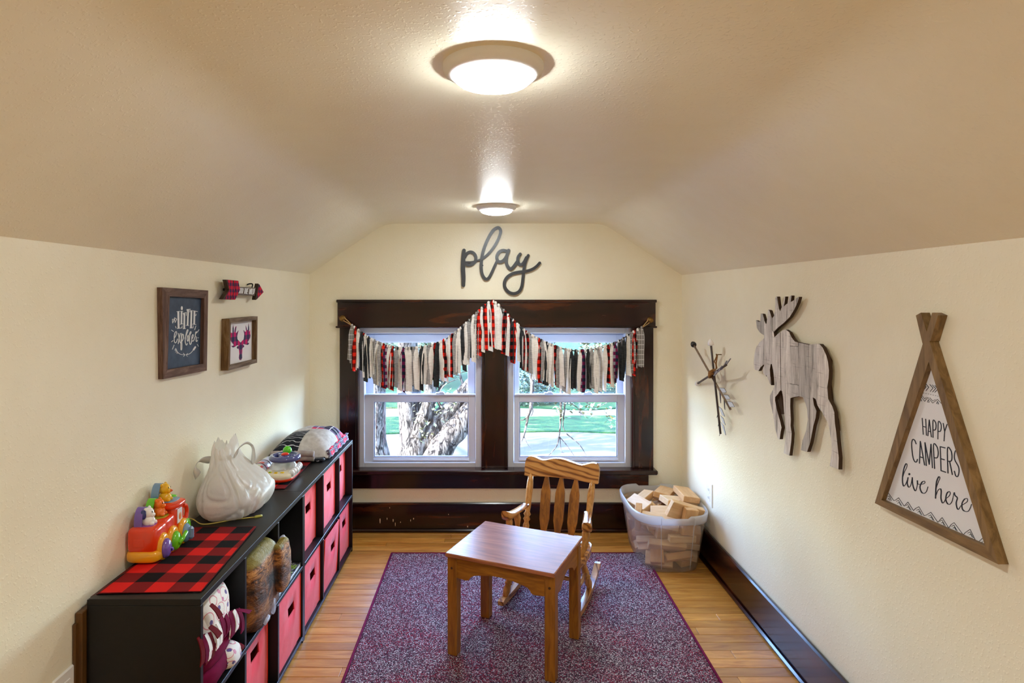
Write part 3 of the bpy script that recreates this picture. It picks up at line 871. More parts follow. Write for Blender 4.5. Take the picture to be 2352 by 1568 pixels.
solo('wood_board', MB().box((-1.0985, 1.613, 0.0), (-1.079, 1.90, 0.595), bev=0.002).box((-1.0985, 1.603, 0.0), (-1.090, 1.615, 0.570), bev=0.002), M_board, 'brown wooden board slotted between the shelf back and the wall', 'board', (-1.088, 1.70, 0))

# ------------------------------------------------------------------ red fabric bins
def redfab():
    t = NT('bright red bin fabric')
    v = t.coord()
    a = t.noise(v, 14.0, 3.0)
    t.set(color=t.ramp(a, [(0.3, (240, 44, 52)), (0.7, (250, 62, 70))]), rough=0.75, spec=0.25, sheen=0.3)
    t.bump(t.math('ADD', a, t.math('MULTIPLY', t.noise(v, 900.0, 1.0), 0.15)), 0.5, 0.008)
    return t.mat
M_red = redfab()
M_bind = plain('orange red binding', (236, 56, 26), 0.8)
M_redin = plain('bin lining', (96, 16, 20), 0.9)
def bin_(label, col, row, recess, tilt=0.0, hgt=0.262):
    yc = Y0 + 0.301 * (col - 0.5)
    zb = 0.028 if row == 0 else ZM + PT / 2 + 0.001
    t = thing('fabric_bin', label, 'storage bin', (XF - recess - 0.13, yc, zb), 0, 'red fabric bins in the cube shelves')
    W, Dp, Hh, th = 0.133, 0.13, hgt, 0.004
    sz0, sz1, sw = Hh - 0.098, Hh - 0.062, 0.036
    def fx(y, z):                                                  # slightly bulging front
        return Dp + 0.009 * math.cos(PI * y / (2 * W)) * math.sin(PI * min(1, max(0, z / Hh))) + tilt * z / Hh
    m = MB()
    ys = [-W, -W * 0.66, -sw, -sw / 3, sw / 3, sw, W * 0.66, W]
    zs = [0, 0.05, 0.10, sz0, sz1, Hh - 0.03, Hh]
    V = {}
    def vid(i, j, k):
        if (i, j, k) not in V:
            V[(i, j, k)] = len(m.v); m.v.append((fx(ys[i], zs[j]) - th * k, ys[i], zs[j]))
        return V[(i, j, k)]
    def face(q, sm=True): m.f.append(q); m.m.append(0); m.s.append(sm)
    hole = lambda i, j: j == 3 and 2 <= i <= 4
    for i in range(7):
        for j in range(6):
            if hole(i, j): continue
            face((vid(i, j, 0), vid(i + 1, j, 0), vid(i + 1, j + 1, 0), vid(i, j + 1, 0)))
            face((vid(i, j, 1), vid(i, j + 1, 1), vid(i + 1, j + 1, 1), vid(i + 1, j, 1)))
    for i in range(2, 5):
        face((vid(i, 3, 0), vid(i + 1, 3, 0), vid(i + 1, 3, 1), vid(i, 3, 1)), False)
        face((vid(i, 4, 1), vid(i + 1, 4, 1), vid(i + 1, 4, 0), vid(i, 4, 0)), False)
    for i in (2, 5): face((vid(i, 3, 0), vid(i, 4, 0), vid(i, 4, 1), vid(i, 3, 1)), False)
    m.build('front_panel', M_red, t)
    for s in (-1, 1): MB().box((-Dp, s * W - (th if s > 0 else 0), 0), (Dp - 0.002, s * W + (th if s < 0 else 0), Hh)).build('side_wall', M_red, t)
    MB().box((-Dp, -W, 0), (-Dp + th, W, Hh)).build('back_wall', M_red, t)
    MB().box((-Dp, -W, 0), (Dp, W, th)).build('base', M_redin, t)
    m = MB()
    m.tube([(fx(y_, Hh), y_, Hh) for y_ in [-W + 2 * W * i / 10 for i in range(11)]] + [(-Dp, W, Hh), (-Dp, -W, Hh)], 0.0032, 6, closed=True)
    m.build('top_binding', M_red, t)
    for s in (-1, 1): MB().tube([(fx(s * W, z), s * W, z) for z in [Hh * i / 6 for i in range(7)]], 0.003, 6).build('corner_binding', M_bind, t)
    return t
bin_('red bin on the upper row beside the open book cube', 4, 1, 0.034)
bin_('red bin on the upper row, second from the window end', 5, 1, 0.022)
bin_('red bin on the upper row in the end cube by the window', 6, 1, 0.042)
bin_('red bin on the lower row below the brown bagged comforter', 2, 0, 0.036, 0.0, 0.268)
bin_('red bin on the lower row below the books', 3, 0, 0.010)
bin_('red bin on the lower row with a pale blue toy in its handle slot', 4, 0, 0.014)
bin_('red bin on the lower row leaning out, its top edge tipped forward', 5, 0, 0.012, 0.014)
bin_('red bin on the lower row in the end cube by the window', 6, 0, 0.020)
M_pblue = plain('pale blue plastic', (150, 176, 214), 0.35)
M_gblue = plain('slate blue plastic', (52, 84, 104), 0.4)
c = Vector((XF - 0.052, Y0 + 0.301 * 3.5 - 0.004, 0.028 + 0.170))
solo('toy_piece', MB().ell(c, (0.022, 0.030, 0.012), 14, 8, e=0.7).ell(c + Vector((0, 0.012, -0.08)), (0.03, 0.04, 0.075), 12, 8, e=0.7).ell(c + Vector((0, 0.012, -0.158)), (0.035, 0.05, 0.010), 12, 6, e=0.5), M_pblue, 'pale blue toy piece showing in a red bin handle slot', 'toy', c)
c = Vector((XF - 0.060, Y0 + 0.301 * 2.5 - 0.010, 0.028 + 0.178))
solo('toy_piece', MB().box(c + Vector((-0.02, -0.02, -0.02)), c + Vector((0.02, 0.03, 0.012)), bev=0.006).box(c + Vector((-0.025, -0.03, -0.173)), c + Vector((0.015, 0.03, -0.01)), bev=0.008), M_gblue, 'slate blue toy block inside the red bin under the books', 'toy', c)

# ------------------------------------------------------------------ fleece throw in the first cube
def owlprint():
    t = NT('cream fleece with purple and pink print')
    v = t.coord((1, 1, 1))
    vo = t.n('ShaderNodeTexVoronoi', {'Vector': v, 'Scale': 17.0, 'Randomness': 0.55}, feature='F1')
    vs = t.n('ShaderNodeTexVoronoi', {'Vector': v, 'Scale': 46.0, 'Randomness': 0.8}, feature='F1')
    d = vo.outputs['Distance']
    base = lin((242, 238, 234))
    ring = t.ramp(d, [(0.0, (0, 0, 0, 1)), (0.37, (0, 0, 0, 1)), (0.39, (0.8, 0.8, 0.8, 1)), (0.41, (0.8, 0.8, 0.8, 1)), (0.43, (0, 0, 0, 1))])
    dot = t.ramp(vs.outputs['Distance'], [(0.32, (1, 1, 1, 1)), (0.36, (0, 0, 0, 1))])
    pick = t.math('GREATER_THAN', t.sep(vs.outputs['Color'])[0], 0.55)
    inn = t.math('LESS_THAN', d, 0.40)
    c = t.mix(ring, base, lin((214, 96, 128)))
    c = t.mix(t.math('MULTIPLY', t.math('MULTIPLY', dot, pick), inn), c, lin((104, 88, 150)))
    c = t.mix(t.math('MULTIPLY', t.math('MULTIPLY', dot, t.math('GREATER_THAN', t.sep(vs.outputs['Color'])[1], 0.8)), 0.8), c, lin((216, 128, 170)))
    t.set(color=c, rough=0.95, spec=0.05, sheen=0.3)
    t.bump(t.noise(v, 220.0, 3.0), 0.4, 0.002)
    return t.mat
M_owl = owlprint()
M_maroon = cloth('maroon fleece', (98, 8, 48), (122, 14, 62), 30)
M_maroon2 = cloth('brown red fleece', (92, 12, 22), (110, 18, 28), 30)
fl = thing('fleece_blanket', 'cream owl print fleece blanket with maroon knotted fringe in the end cube', 'blanket', (-0.9, 1.785, 0.319), 0, None, True)
def lump(mb, c, r, e, amp, sc, n=28, mm=18, mi=0):
    o = len(mb.v)
    mb.ell(c, r, n, mm, mi, None, e)
    for k in range(o, len(mb.v)):
        p = Vector(mb.v[k]); d = (p - Vector(c))
        mb.v[k] = tuple(p + d * amp * noise.noise(p * sc))
lp = MB(); lump(lp, (-0.905, 1.768, 0.503), (0.132, 0.112, 0.096), 0.62, 0.05, 14); lp.build('upper_fold', M_owl, fl)
lp = MB(); lump(lp, (-0.905, 1.765, 0.405), (0.126, 0.112, 0.036), 0.6, 0.10, 16); lp.build('maroon_fold', M_maroon, fl)
lp = MB(); lump(lp, (-0.900, 1.770, 0.357), (0.128, 0.110, 0.038), 0.6, 0.10, 16); lp.build('maroon_lining', M_maroon, fl)
lp = MB(); lump(lp, (-0.800, 1.835, 0.353), (0.042, 0.048, 0.034), 0.75, 0.16, 22); lp.build('lower_roll', M_owl, fl)
rf = random.Random(4)
def strip(px, py, L, wd, x, mat, lean=0.0, curl=0.0):
    a = onx(px, py, x)
    m = MB()
    def f(u, v):
        z = a.z - L * v
        return (a.x - 0.010 * (1 - v) ** 2 + 0.004 * math.sin(PI * v) + curl * v * v, a.y + (u - 0.5) * wd * (0.75 + 0.4 * v) + lean * v, z)
    m.grid(2, 6, f, 0, True, (-0.003, 0, 0))
    m.build('fringe_strip', mat, fl)
for i in range(9):
    t = i / 8
    px, py = 514 + 42 * t, 1412 - 14 * t
    strip(px, py, 0.066 + rf.uniform(-0.012, 0.012), 0.021, -0.7675 - 0.003 * (i % 2), M_owl if i in (3, 6) else M_maroon, rf.uniform(-0.004, 0.008))
for i in range(7):
    t = i / 6
    strip(466 + 24 * t, 1462 - 8 * t, 0.066 + rf.uniform(-0.012, 0.012), 0.020, -0.7665 - 0.003 * (i % 2), (M_maroon2, M_owl, M_maroon)[i % 3], rf.uniform(-0.004, 0.008))
strip(494, 1388, 0.040, 0.020, -0.758, M_maroon2, 0.012, 0.012)
strip(492, 1438, 0.032, 0.024, -0.756, M_maroon2, 0.010, 0.012)
strip(558, 1400, 0.018, 0.020, -0.750, M_maroon, 0.022, 0.015)
strip(500, 1445, 0.055, 0.016, -0.7625, M_owl, 0.0)
strip(508, 1430, 0.060, 0.016, -0.763, M_owl, 0.0)
strip(556, 1478, 0.022, 0.018, -0.758, M_maroon2, 0.008)

# ------------------------------------------------------------------ bagged comforter in the second cube
def camo():
    t = NT('woodland bark print comforter')
    v = t.coord()
    a = t.noise(v, 9.0, 5.0, 0.65, 1.5)
    b = t.noise(t.coord((1, 1.0, 3.0)), 26.0, 5.0, 0.7, 1.0)
    z = t.sep(v)[2]
    c1 = t.ramp(a, [(0.36, (30, 14, 5)), (0.46, (84, 46, 16)), (0.56, (140, 84, 36)), (0.68, (190, 126, 64))])
    c2 = t.ramp(b, [(0.38, (60, 30, 10)), (0.50, (160, 98, 42)), (0.62, (208, 146, 80))])
    c = t.mix(t.ramp(z, [(0.16, (0, 0, 0, 1)), (0.19, (1, 1, 1, 1))]), c1, c2)
    ol = t.math('MULTIPLY', t.ramp(z, [(0.222, (0, 0, 0, 1)), (0.232, (1, 1, 1, 1))]), 0.9)
    c = t.mix(ol, c, lin((140, 128, 52)))
    t.set(color=c, rough=0.6, spec=0.4)
    t.bump(t.math('ADD', a, b), 0.8, 0.012)
    return t.mat
M_camo = camo()
cf = thing('bagged_comforter', 'brown woodland print comforter in a clear plastic bag bulging from its cube', 'bedding', (-0.9, 2.082, 0.319), 0, None, True)
lp = MB(); lump(lp, (-0.890, 2.083, 0.450), (0.140, 0.134, 0.130), 0.42, 0.045, 12, 36, 24); lp.build('comforter', M_camo, cf)
lp = MB(); lump(lp, (-0.800, 2.095, 0.440), (0.050, 0.130, 0.124), 0.55, 0.08, 16, 30, 20); lp.build('front_bulge', M_camo, cf)
lp = MB(); lump(lp, (-0.750, 2.188, 0.468), (0.026, 0.060, 0.092), 0.6, 0.22, 18, 20, 14); lp.build('folded_corner', M_camo, cf)
M_film = seethrough('clear bag film', (236, 236, 246), 0.03, 0.25, 0.005, 0.5, 0.05)
M_filmw = seethrough('white gathered film', (226, 226, 238), 0.62, 0.35, 0.04, 0.5, 0.12)
lp = MB(); lump(lp, (-0.800, 2.100, 0.443), (0.056, 0.134, 0.126), 0.58, 0.08, 16, 30, 20); lp.build('bag_film', M_film, cf)
m = MB()
for px, py, r in ((646, 1338, (0.010, 0.016, 0.026)), (637, 1352, (0.012, 0.018, 0.014)), (626, 1388, (0.010, 0.014, 0.026)), (650, 1237, (0.012, 0.022, 0.011)), (612, 1422, (0.008, 0.022, 0.014))):
    q = onx(px, py, -0.756)
    o = len(m.v)
    m.ell(q, r, 22, 14)
    for k in range(o, len(m.v)):
        v_ = Vector(m.v[k]); m.v[k] = tuple(v_ + (v_ - q) * 0.55 * noise.noise(v_ * 75))
m.build('gathered_film', M_filmw, cf)

# ------------------------------------------------------------------ books in the third cube
def zebra():
    t = NT('black cover with white zebra streaks')
    a = t.noise(t.coord((3, 1, 3)), 60.0, 3.0, 0.6, 2.0)
    t.set(color=t.ramp(a, [(0.52, (16, 16, 22)), (0.58, (206, 208, 216))]), rough=0.3)
    return t.mat
M_page = plain('paper pages', (232, 230, 224), 0.8)
zb = ZM + PT / 2 + 0.0005
def book(label, x1, z0, th, y0, y1, depth, cover, spine):
    t = thing('book', label, 'book', (x1 - depth / 2, (y0 + y1) / 2, z0), 0, 'books and magazines in the open cube', True)
    MB().box((x1 - depth, y0 + 0.002, z0 + 0.0015), (x1 - 0.002, y1 - 0.002, z0 + th - 0.0015)).build('pages', M_page, t)
    MB().box((x1 - depth, y0, z0 + th - 0.0016), (x1, y1, z0 + th)).box((x1 - depth, y0, z0), (x1, y1, z0 + 0.0016)).build('cover', cover, t)
    MB().box((x1 - depth - 0.0016, y0, z0), (x1 - depth, y1, z0 + th)).build('spine', spine, t)
    return t
M_zeb = zebra()
M_white2 = plain('white glossy cover', (236, 232, 232), 0.3)
M_pink = plain('hot pink cover', (206, 30, 92), 0.35)
M_beige = plain('beige grey cover', (196, 188, 160), 0.5)
b1 = book('zebra patterned black book with green lettering, bottom of the stack', -0.781, zb, 0.014, 2.252, 2.520, 0.21, M_zeb, M_zeb)
b2 = book('white covered book lying on the zebra patterned one', -0.815, zb + 0.0142, 0.010, 2.250, 2.512, 0.20, M_white2, M_white2)
b3 = book('thin hot pink book above the white one', -0.828, zb + 0.0244, 0.006, 2.255, 2.520, 0.19, M_pink, M_pink)
b4 = book('worn beige magazine on top of the book stack', -0.842, zb + 0.0306, 0.010, 2.26, 2.508, 0.18, M_beige, M_beige)
M_lime = plain('lime green print', (176, 214, 60), 0.4)
m = MB()
GL = {'V': [[(0, 1), (.5, 0), (1, 1)]], 'E': [[(1, 1), (0, 1), (0, 0), (1, 0)], [(0, .5), (.8, .5)]], 'N': [[(0, 0), (0, 1), (1, 0), (1, 1)]], 'U': [[(0, 1), (0, .2), (.3, 0), (.7, 0), (1, .2), (1, 1)]], 'S': [[(1, .85), (.7, 1), (.3, 1), (0, .8), (.2, .55), (.8, .45), (1, .2), (.7, 0), (.3, 0), (0, .15)]]}
for k, chh in enumerate('VE US'):
    if chh == ' ': continue
    for stp in GL[chh]:
        y00 = 2.40 + k * 0.020
        m.stroke([(-0.785 - 0.025 + 0.020 * (1 - b), y00 + 0.014 * a) for a, b in stp], 0.0032, lambda x, y: (x, y, zb + 0.0146), lambda x, y: (x, y, zb + 0.0139), 0, 0)
m.build('lettering', M_lime, b1)

# ================================================================== on top of the shelves
ZS_ = ZT + 0.0004
M_buff = plaid('buffalo check cotton', 0.118, [(214, 30, 26), (122, 22, 24), (16, 16, 18)], (0, 1), 0.8)
def mat_(label, P, droop=0.0):
    t = thing('placemat', label, 'placemat', (sum(p[0] for p in P) / 4, sum(p[1] for p in P) / 4, ZS_), 0, None, True)
    def f(u, v):
        a = Vector(P[0]).lerp(Vector(P[1]), u); b = Vector(P[3]).lerp(Vector(P[2]), u)
        p = a.lerp(b, v)
        z = ZS_ + 0.0032 + 0.0014 * noise.noise((p.x * 14, p.y * 14, 3))
        if p.y < Y0: z -= droop * (Y0 - p.y)
        if p.x < XBK: z -= 0.9 * (XBK - p.x)
        return (p.x, p.y, z)
    g = MB().grid(14, 20, f, 0, True, (0, 0, -0.0022)).build('fabric', M_buff, t)
    ed = [f(i / 14, 0) for i in range(15)] + [f(1, j / 20) for j in range(1, 21)] + [f(1 - i / 14, 1) for i in range(1, 15)] + [f(0, 1 - j / 20) for j in range(1, 20)]
    MB().tube([(p[0], p[1], p[2] - 0.0008) for p in ed], 0.0014, 6, closed=True).build('stitched_edge', cloth('dark red edging', (70, 12, 16), (96, 18, 22)), t)
    return t
mat_('red and black buffalo check placemat under the toy train', [(-1.083, 1.655), (-0.790, 1.668), (-0.818, 2.134), (-1.082, 2.128)])
mat_('red and black check placemat under the steering wheel toy', [(-1.06, 2.553), (-0.861, 2.557), (-0.872, 3.01), (-1.07, 3.01)])

# ------------------------------------------------------------------ toy train
def gloss(n_, c_, r=0.18): return NT(n_).set(color=lin(c_), rough=r, coat=0.5, coat_rough=0.08).mat
G_red, G_or, G_yel = gloss('red orange toy plastic', (222, 56, 16)), gloss('orange toy plastic', (240, 116, 14)), gloss('golden yellow toy plastic', (236, 164, 26))
G_pur, G_grn, G_blu = gloss('purple toy plastic', (112, 84, 170)), gloss('lime toy plastic', (104, 196, 30)), gloss('slate blue toy plastic', (112, 146, 182))
G_wht, G_nav, G_chk = gloss('white toy plastic', (236, 232, 228)), gloss('navy toy plastic', (36, 52, 120)), gloss('chick yellow toy plastic', (228, 176, 24))
G_olv, G_lil = gloss('olive toy plastic', (156, 154, 40)), gloss('lilac toy plastic', (150, 70, 160))
TZ = ZS_ + 0.0046
tr = thing('toy_train', 'glossy red and yellow toy train with three animal riders and a yellow pull cord', 'toy', (-1.047, 1.930, TZ))
tr.scale = (1.0, 0.80, 1.10)
def se(mb, c, r, e=0.5, n=24, mm=14): return mb.ell(c, r, n, mm, 0, None, e)
se(se(se(MB(), (0, -0.072, 0.018), (0.052, 0.062, 0.018)), (0, 0.0, 0.018), (0.048, 0.05, 0.018)), (0, 0.078, 0.018), (0.050, 0.055, 0.018)).build('chassis', G_yel, tr)
rb = se(MB(), (-0.002, -0.078, 0.062), (0.044, 0.049, 0.035), 0.33).build('rear_car', G_red, tr)
MB().box((-0.026, -0.1275, 0.044), (0.012, -0.120, 0.070), bev=0.003).build('tail_panel', G_red, rb)
se(MB(), (-0.002, -0.078, 0.094), (0.030, 0.034, 0.004), 0.7).build('seat_pad', G_lil, rb)
mbd = se(MB(), (-0.002, -0.005, 0.062), (0.041, 0.044, 0.039), 0.33).build('middle_car', G_red, tr)
se(MB(), (-0.002, -0.004, 0.099), (0.030, 0.034, 0.004), 0.7).build('seat_pad', G_olv, mbd)
cab = se(MB(), (-0.002, 0.068, 0.068), (0.040, 0.042, 0.053), 0.3).build('cab', G_red, tr)
se(MB(), (-0.002, 0.066, 0.119), (0.049, 0.054, 0.010), 0.55).build('cab_roof', G_red, cab)
se(MB(), (-0.002, 0.072, 0.128), (0.032, 0.040, 0.004), 0.7).build('seat_pad', G_blu, cab)
se(MB(), (-0.012, 0.105, 0.131), (0.024, 0.016, 0.006), 0.8).build('green_leaf_trim', G_grn, cab)
MB().box((0.037, 0.045, 0.064), (0.0405, 0.082, 0.106), bev=0.002).build('window_sticker', plain('white picture sticker', (222, 222, 226), 0.3), cab)
se(MB(), (0.0405, 0.064, 0.084), (0.002, 0.010, 0.011), 0.9, 14, 8).build('sticker_print', plain('orange sticker print', (214, 130, 66), 0.4), cab)
m = MB(); m.tube(cr([(0.036, 0.098, 0.106), (0.036, 0.122, 0.098), (0.036, 0.128, 0.078), (0.036, 0.118, 0.058)], 6), 0.007, 10)
m.build('front_arch', G_red, cab)
m = MB(); se(se(m, (0.030, 0.118, 0.052), (0.017, 0.019, 0.017), 1.0), (0.012, 0.128, 0.055), (0.016, 0.014, 0.015), 1.0); m.build('nose', G_red, tr)
for y, gm, nm in ((-0.072, G_pur, 'purple_wheel'), (0.0, G_grn, 'green_wheel'), (0.082, G_blu, 'blue_wheel')):
    MB().lathe([(0.036, -0.006), (0.038, 0.0), (0.036, 0.006), (0.028, 0.009)], 28, Matrix.Translation((0.042, y, 0.034)) @ Matrix.Rotation(PI / 2, 4, 'Y')).build('wheel_arch', G_yel, tr)
    ww = MB().lathe([(0.027, 0.0), (0.027, 0.010), (0.020, 0.017), (0.006, 0.020), (0.001, 0.020)], 28, Matrix.Translation((0.046, y, 0.029)) @ Matrix.Rotation(PI / 2, 4, 'Y')).build(nm, gm, tr)
    if gm is G_blu:
        MB().box((0.060, y - 0.008, 0.010), (0.078, y + 0.008, 0.048), bev=0.006).build('grip', G_blu, ww)
        MB().lathe([(0.030, -0.004), (0.030, 0.006), (0.02, 0.008)], 24, Matrix.Translation((0.044, y + 0.018, 0.036)) @ Matrix.Rotation(PI / 2, 4, 'Y')).build('green_wheel', G_grn, tr)
    elif gm is G_grn:
        MB().tube([(0.066, y - 0.008, 0.022), (0.070, y + 0.012, 0.032), (0.072, y + 0.036, 0.044)], 0.0065, 10).build('drive_rod', G_grn, ww)
    else:
        MB().tube([(0.064, y + 0.012, 0.022), (0.067, y + 0.016, 0.024)], 0.006, 10).build('hub_knob', G_pur, ww)
def rider(y, z, body, hoop, nm, sc=1.0, dx=0.0):
    pts = [(dx - 0.014 - 0.004, y - 0.026 * sc * math.cos(a), z + 0.010 + 0.036 * sc * math.sin(a)) for a in [PI * i / 14 for i in range(15)]]
    m = MB(); rings = []
    for i, p in enumerate(pts):
        a = PI * i / 14
        q = Vector((0, -math.cos(a), math.sin(a)))
        p = Vector(p)
        rings.append([p + Vector((-0.012, 0, 0)), p + Vector((0.012, 0, 0)), p + Vector((0.012, 0, 0)) + q * 0.0035, p + Vector((-0.012, 0, 0)) + q * 0.0035])
    m.rings([[tuple(v) for v in r] for r in rings], True, True, 0, False)
    m.box((dx - 0.030, y - 0.0295 * sc, z - 0.004), (dx - 0.006, y - 0.026 * sc, z + 0.011)).box((dx - 0.030, y + 0.026 * sc, z - 0.004), (dx - 0.006, y + 0.0295 * sc, z + 0.011))
    m.build('seat_hoop', hoop, tr)
    m = MB()
    m.ell((dx + 0.002, y, z + 0.011), (0.019 * sc, 0.019 * sc, 0.016 * sc), 18, 12)
    m.ell((dx + 0.001, y, z + 0.033 * sc), (0.0165 * sc, 0.017 * sc, 0.0155 * sc), 18, 12)
    m.ell((dx + 0.014, y, z + 0.028 * sc), (0.008 * sc, 0.009 * sc, 0.007 * sc), 12, 8)
    for s in (-1, 1):
        m.ell((dx + 0.015, y + s * 0.010, z + 0.006), (0.009, 0.007, 0.006), 10, 8)
        m.ell((dx - 0.002, y + s * 0.013 * sc, z + 0.044 * sc), (0.005, 0.005, 0.006), 10, 8)
    r = m.build(nm, body, tr)
    m = MB()
    for s in (-1, 1): m.ell((dx + 0.0155 * sc, y + s * 0.006, z + 0.037 * sc), (0.0016, 0.0018, 0.0022), 8, 6)
    m.build('eyes', M_dark, r)
    return r
dg = rider(-0.078, 0.096, G_wht, G_pur, 'dog_rider')
m = MB(); m.ell((-0.006, -0.096, 0.128), (0.008, 0.005, 0.013), 12, 8, e=0.7); m.build('navy_ear', G_nav, dg)
rider(-0.004, 0.102, G_or, G_grn, 'lion_rider')
ck = rider(0.052, 0.130, G_chk, G_blu, 'chick_rider', 1.08, -0.006)
m = MB(); m.lathe([(0.005, 0), (0.004, 0.005), (0.0005, 0.010)], 10, Matrix.Translation((0.012, 0.052, 0.161)) @ Matrix.Rotation(PI / 2, 4, 'Y')); m.build('beak', gloss('beak orange', (216, 84, 20)), ck)
def tloc(q):
    q = q - Vector((-1.047, 1.930, TZ))
    return Vector((q.x, q.y / 0.80, q.z / 1.10))
P = [Vector((-0.012, 0.138, 0.050))] + [tloc(onz(a, b, ZT + 0.0022)) for a, b in ((438, 1199), (462, 1203), (492, 1201), (530, 1194), (568, 1189), (588, 1187), (602, 1184))]
P[1].z += 0.012
cord = MB().tube(cr(P, 8), 0.0019, 7).build('pull_cord', plain('yellow cord', (206, 188, 96), 0.7), tr)
a = P[-2]; b = P[-1]
MB().tube([a + (b - a) * t for t in (-0.3, 0.0, 0.5, 1.0)], [0.003, 0.0052, 0.005, 0.004], 10).build('cord_handle', plain('olive yellow cord handle', (176, 172, 74), 0.5), cord)

# ------------------------------------------------------------------ white carrier bag with blocks in it
def bagmat():
    t = NT('white thin carrier bag plastic')
    t.t.nodes.remove(t.b)
    v = t.coord()
    nm = t.n('ShaderNodeBump', {'Height': t.noise(v, 26.0, 4.0, 0.5, 1.2), 'Strength': 0.30, 'Distance': 0.006}).outputs[0]
    di = t.n('ShaderNodeBsdfDiffuse', {'Color': lin((240, 238, 236)), 'Normal': nm}).outputs[0]
    tl = t.n('ShaderNodeBsdfTranslucent', {'Color': lin((240, 236, 230)), 'Normal': nm}).outputs[0]
    b = t.n('ShaderNodeMixShader', {0: 0.36, 1: di, 2: tl}).outputs[0]
    b = t.n('ShaderNodeMixShader', {0: 0.84, 1: t.n('ShaderNodeBsdfTransparent').outputs[0], 2: b}).outputs[0]
    gl = t.n('ShaderNodeBsdfGlossy', {'Roughness': 0.32, 'Normal': nm}).outputs[0]
    t.t.links.new(t.n('ShaderNodeMixShader', {0: 0.07, 1: b, 2: gl}).outputs[0], t.out.inputs[0])
    return t.mat
M_bag = bagmat()
BC = Vector((-0.968, 2.335, ZS_))
bag = thing('carrier_bag', 'crumpled white plastic carrier bag of toy blocks on the shelf top', 'bag', BC)
prof = [(0.000, 0.060, 0.100, 0, 0), (0.003, 0.092, 0.150, 0, 0), (0.030, 0.112, 0.176, 0, 0), (0.065, 0.118, 0.178, 0, -0.002), (0.098, 0.106, 0.160, -0.002, -0.010), (0.128, 0.086, 0.138, -0.008, -0.018), (0.158, 0.064, 0.114, -0.018, -0.022), (0.186, 0.046, 0.092, -0.028, -0.024), (0.208, 0.037, 0.078, -0.034, -0.022), (0.232, 0.031, 0.078, -0.038, -0.018), (0.256, 0.020, 0.074, -0.040, -0.014)]
NN = 120
rings = []
PP = cr([Vector((a, b, c_)) for a, b, c_, d_, e_ in prof], 7)
QQ = cr([Vector((d_, e_, 0)) for a, b, c_, d_, e_ in prof], 7)
for (z, rx, ry), q in zip(PP, QQ):
    ring = []
    for j in range(NN):
        a = 2 * PI * j / NN
        sx, sy = math.cos(a), math.sin(a)
        wv = 0.05 * noise.noise((2.2 * sx, 2.2 * sy, z * 9)) - 0.055 * max(0, 0.22 - abs(noise.noise((2.6 * sx + 5 * z, 2.6 * sy - 6 * z, z * 11 + 4)))) / 0.22 + 0.012
        wv -= 0.018 * max(0, 0.15 - abs(noise.noise((6 * sx + 9 * z, 6 * sy + 9 * z, z * 22)))) / 0.15
        if z > 0.15: wv += 0.09 * noise.noise((4 * sx, 4 * sy, 3 * z)) * min(1, (z - 0.15) / 0.06)
        f = 1 + wv
        x = max(-0.128, q.x + rx * f * math.copysign(abs(sx) ** 0.8, sx))
        zz = z + (0.016 * math.sin(a * 2 + 0.5) + 0.016 * noise.noise((4 * sx, 4 * sy, 1))) * max(0, (z - 0.17) / 0.08)
        ring.append((x, q.y + ry * f * math.copysign(abs(sy) ** 0.85, sy), max(0.0006, zz)))
    rings.append(ring)
m = MB(); m.rings(rings, False)
m.f.append(tuple(reversed(range(NN)))); m.m.append(0); m.s.append(False)
m.build('bag_body', M_bag, bag)
for pts in ([(0.010, -0.040, 0.205), (0.022, -0.048, 0.235), (0.034, 0.0, 0.248), (0.040, 0.048, 0.222), (0.036, 0.066, 0.180), (0.040, 0.050, 0.150)], [(-0.075, -0.050, 0.196), (-0.100, -0.085, 0.205), (-0.112, -0.104, 0.180), (-0.102, -0.098, 0.150)]):
    C = cr([Vector(p) for p in pts], 8)
    rg = []
    for i, p in enumerate(C):
        t = i / (len(C) - 1)
        wd = 0.022 * (1 - 0.55 * math.sin(PI * t)) + 0.004 * math.sin(9 * t)
        d = Vector((0.5, -0.3, 0.6)).normalized()
        rg.append([tuple(p + d * wd), tuple(p + Vector((0.0015, 0.001, 0))), tuple(p - d * wd), tuple(p - Vector((0.0015, 0.001, 0)))])
    MB().rings(rg).build('bag_handle', M_bag, bag)
for i, (x, y, z, s, c_) in enumerate(((-0.030, -0.110, 0.026, 0.030, (232, 150, 96)), (0.020, -0.100, 0.026, 0.028, (120, 132, 170)), (0.062, -0.045, 0.026, 0.026, (226, 132, 120)), (0.055, 0.030, 0.030, 0.030, (212, 200, 120)), (0.0, -0.04, 0.03, 0.03, (150, 150, 170)), (0.03, -0.045, 0.080, 0.026, (200, 196, 140)), (-0.03, -0.075, 0.078, 0.026, (130, 140, 180)), (0.0, 0.07, 0.03, 0.032, (224, 160, 120)))):
    p = BC + Vector((x, y, z))
    o = MB().box((-s, -s, -s * 0.85), (s, s, s * 0.85), bev=0.004).build('toy_block', plain('toy block colour %d' % i, c_, 0.6))
    o.location = p + Vector((0, 0, 0.0015)); o.rotation_euler = (0, 0, i * 0.7)
    tag(o, 'pastel toy block showing faintly through the white carrier bag', 'block', 'toy blocks in the carrier bag')

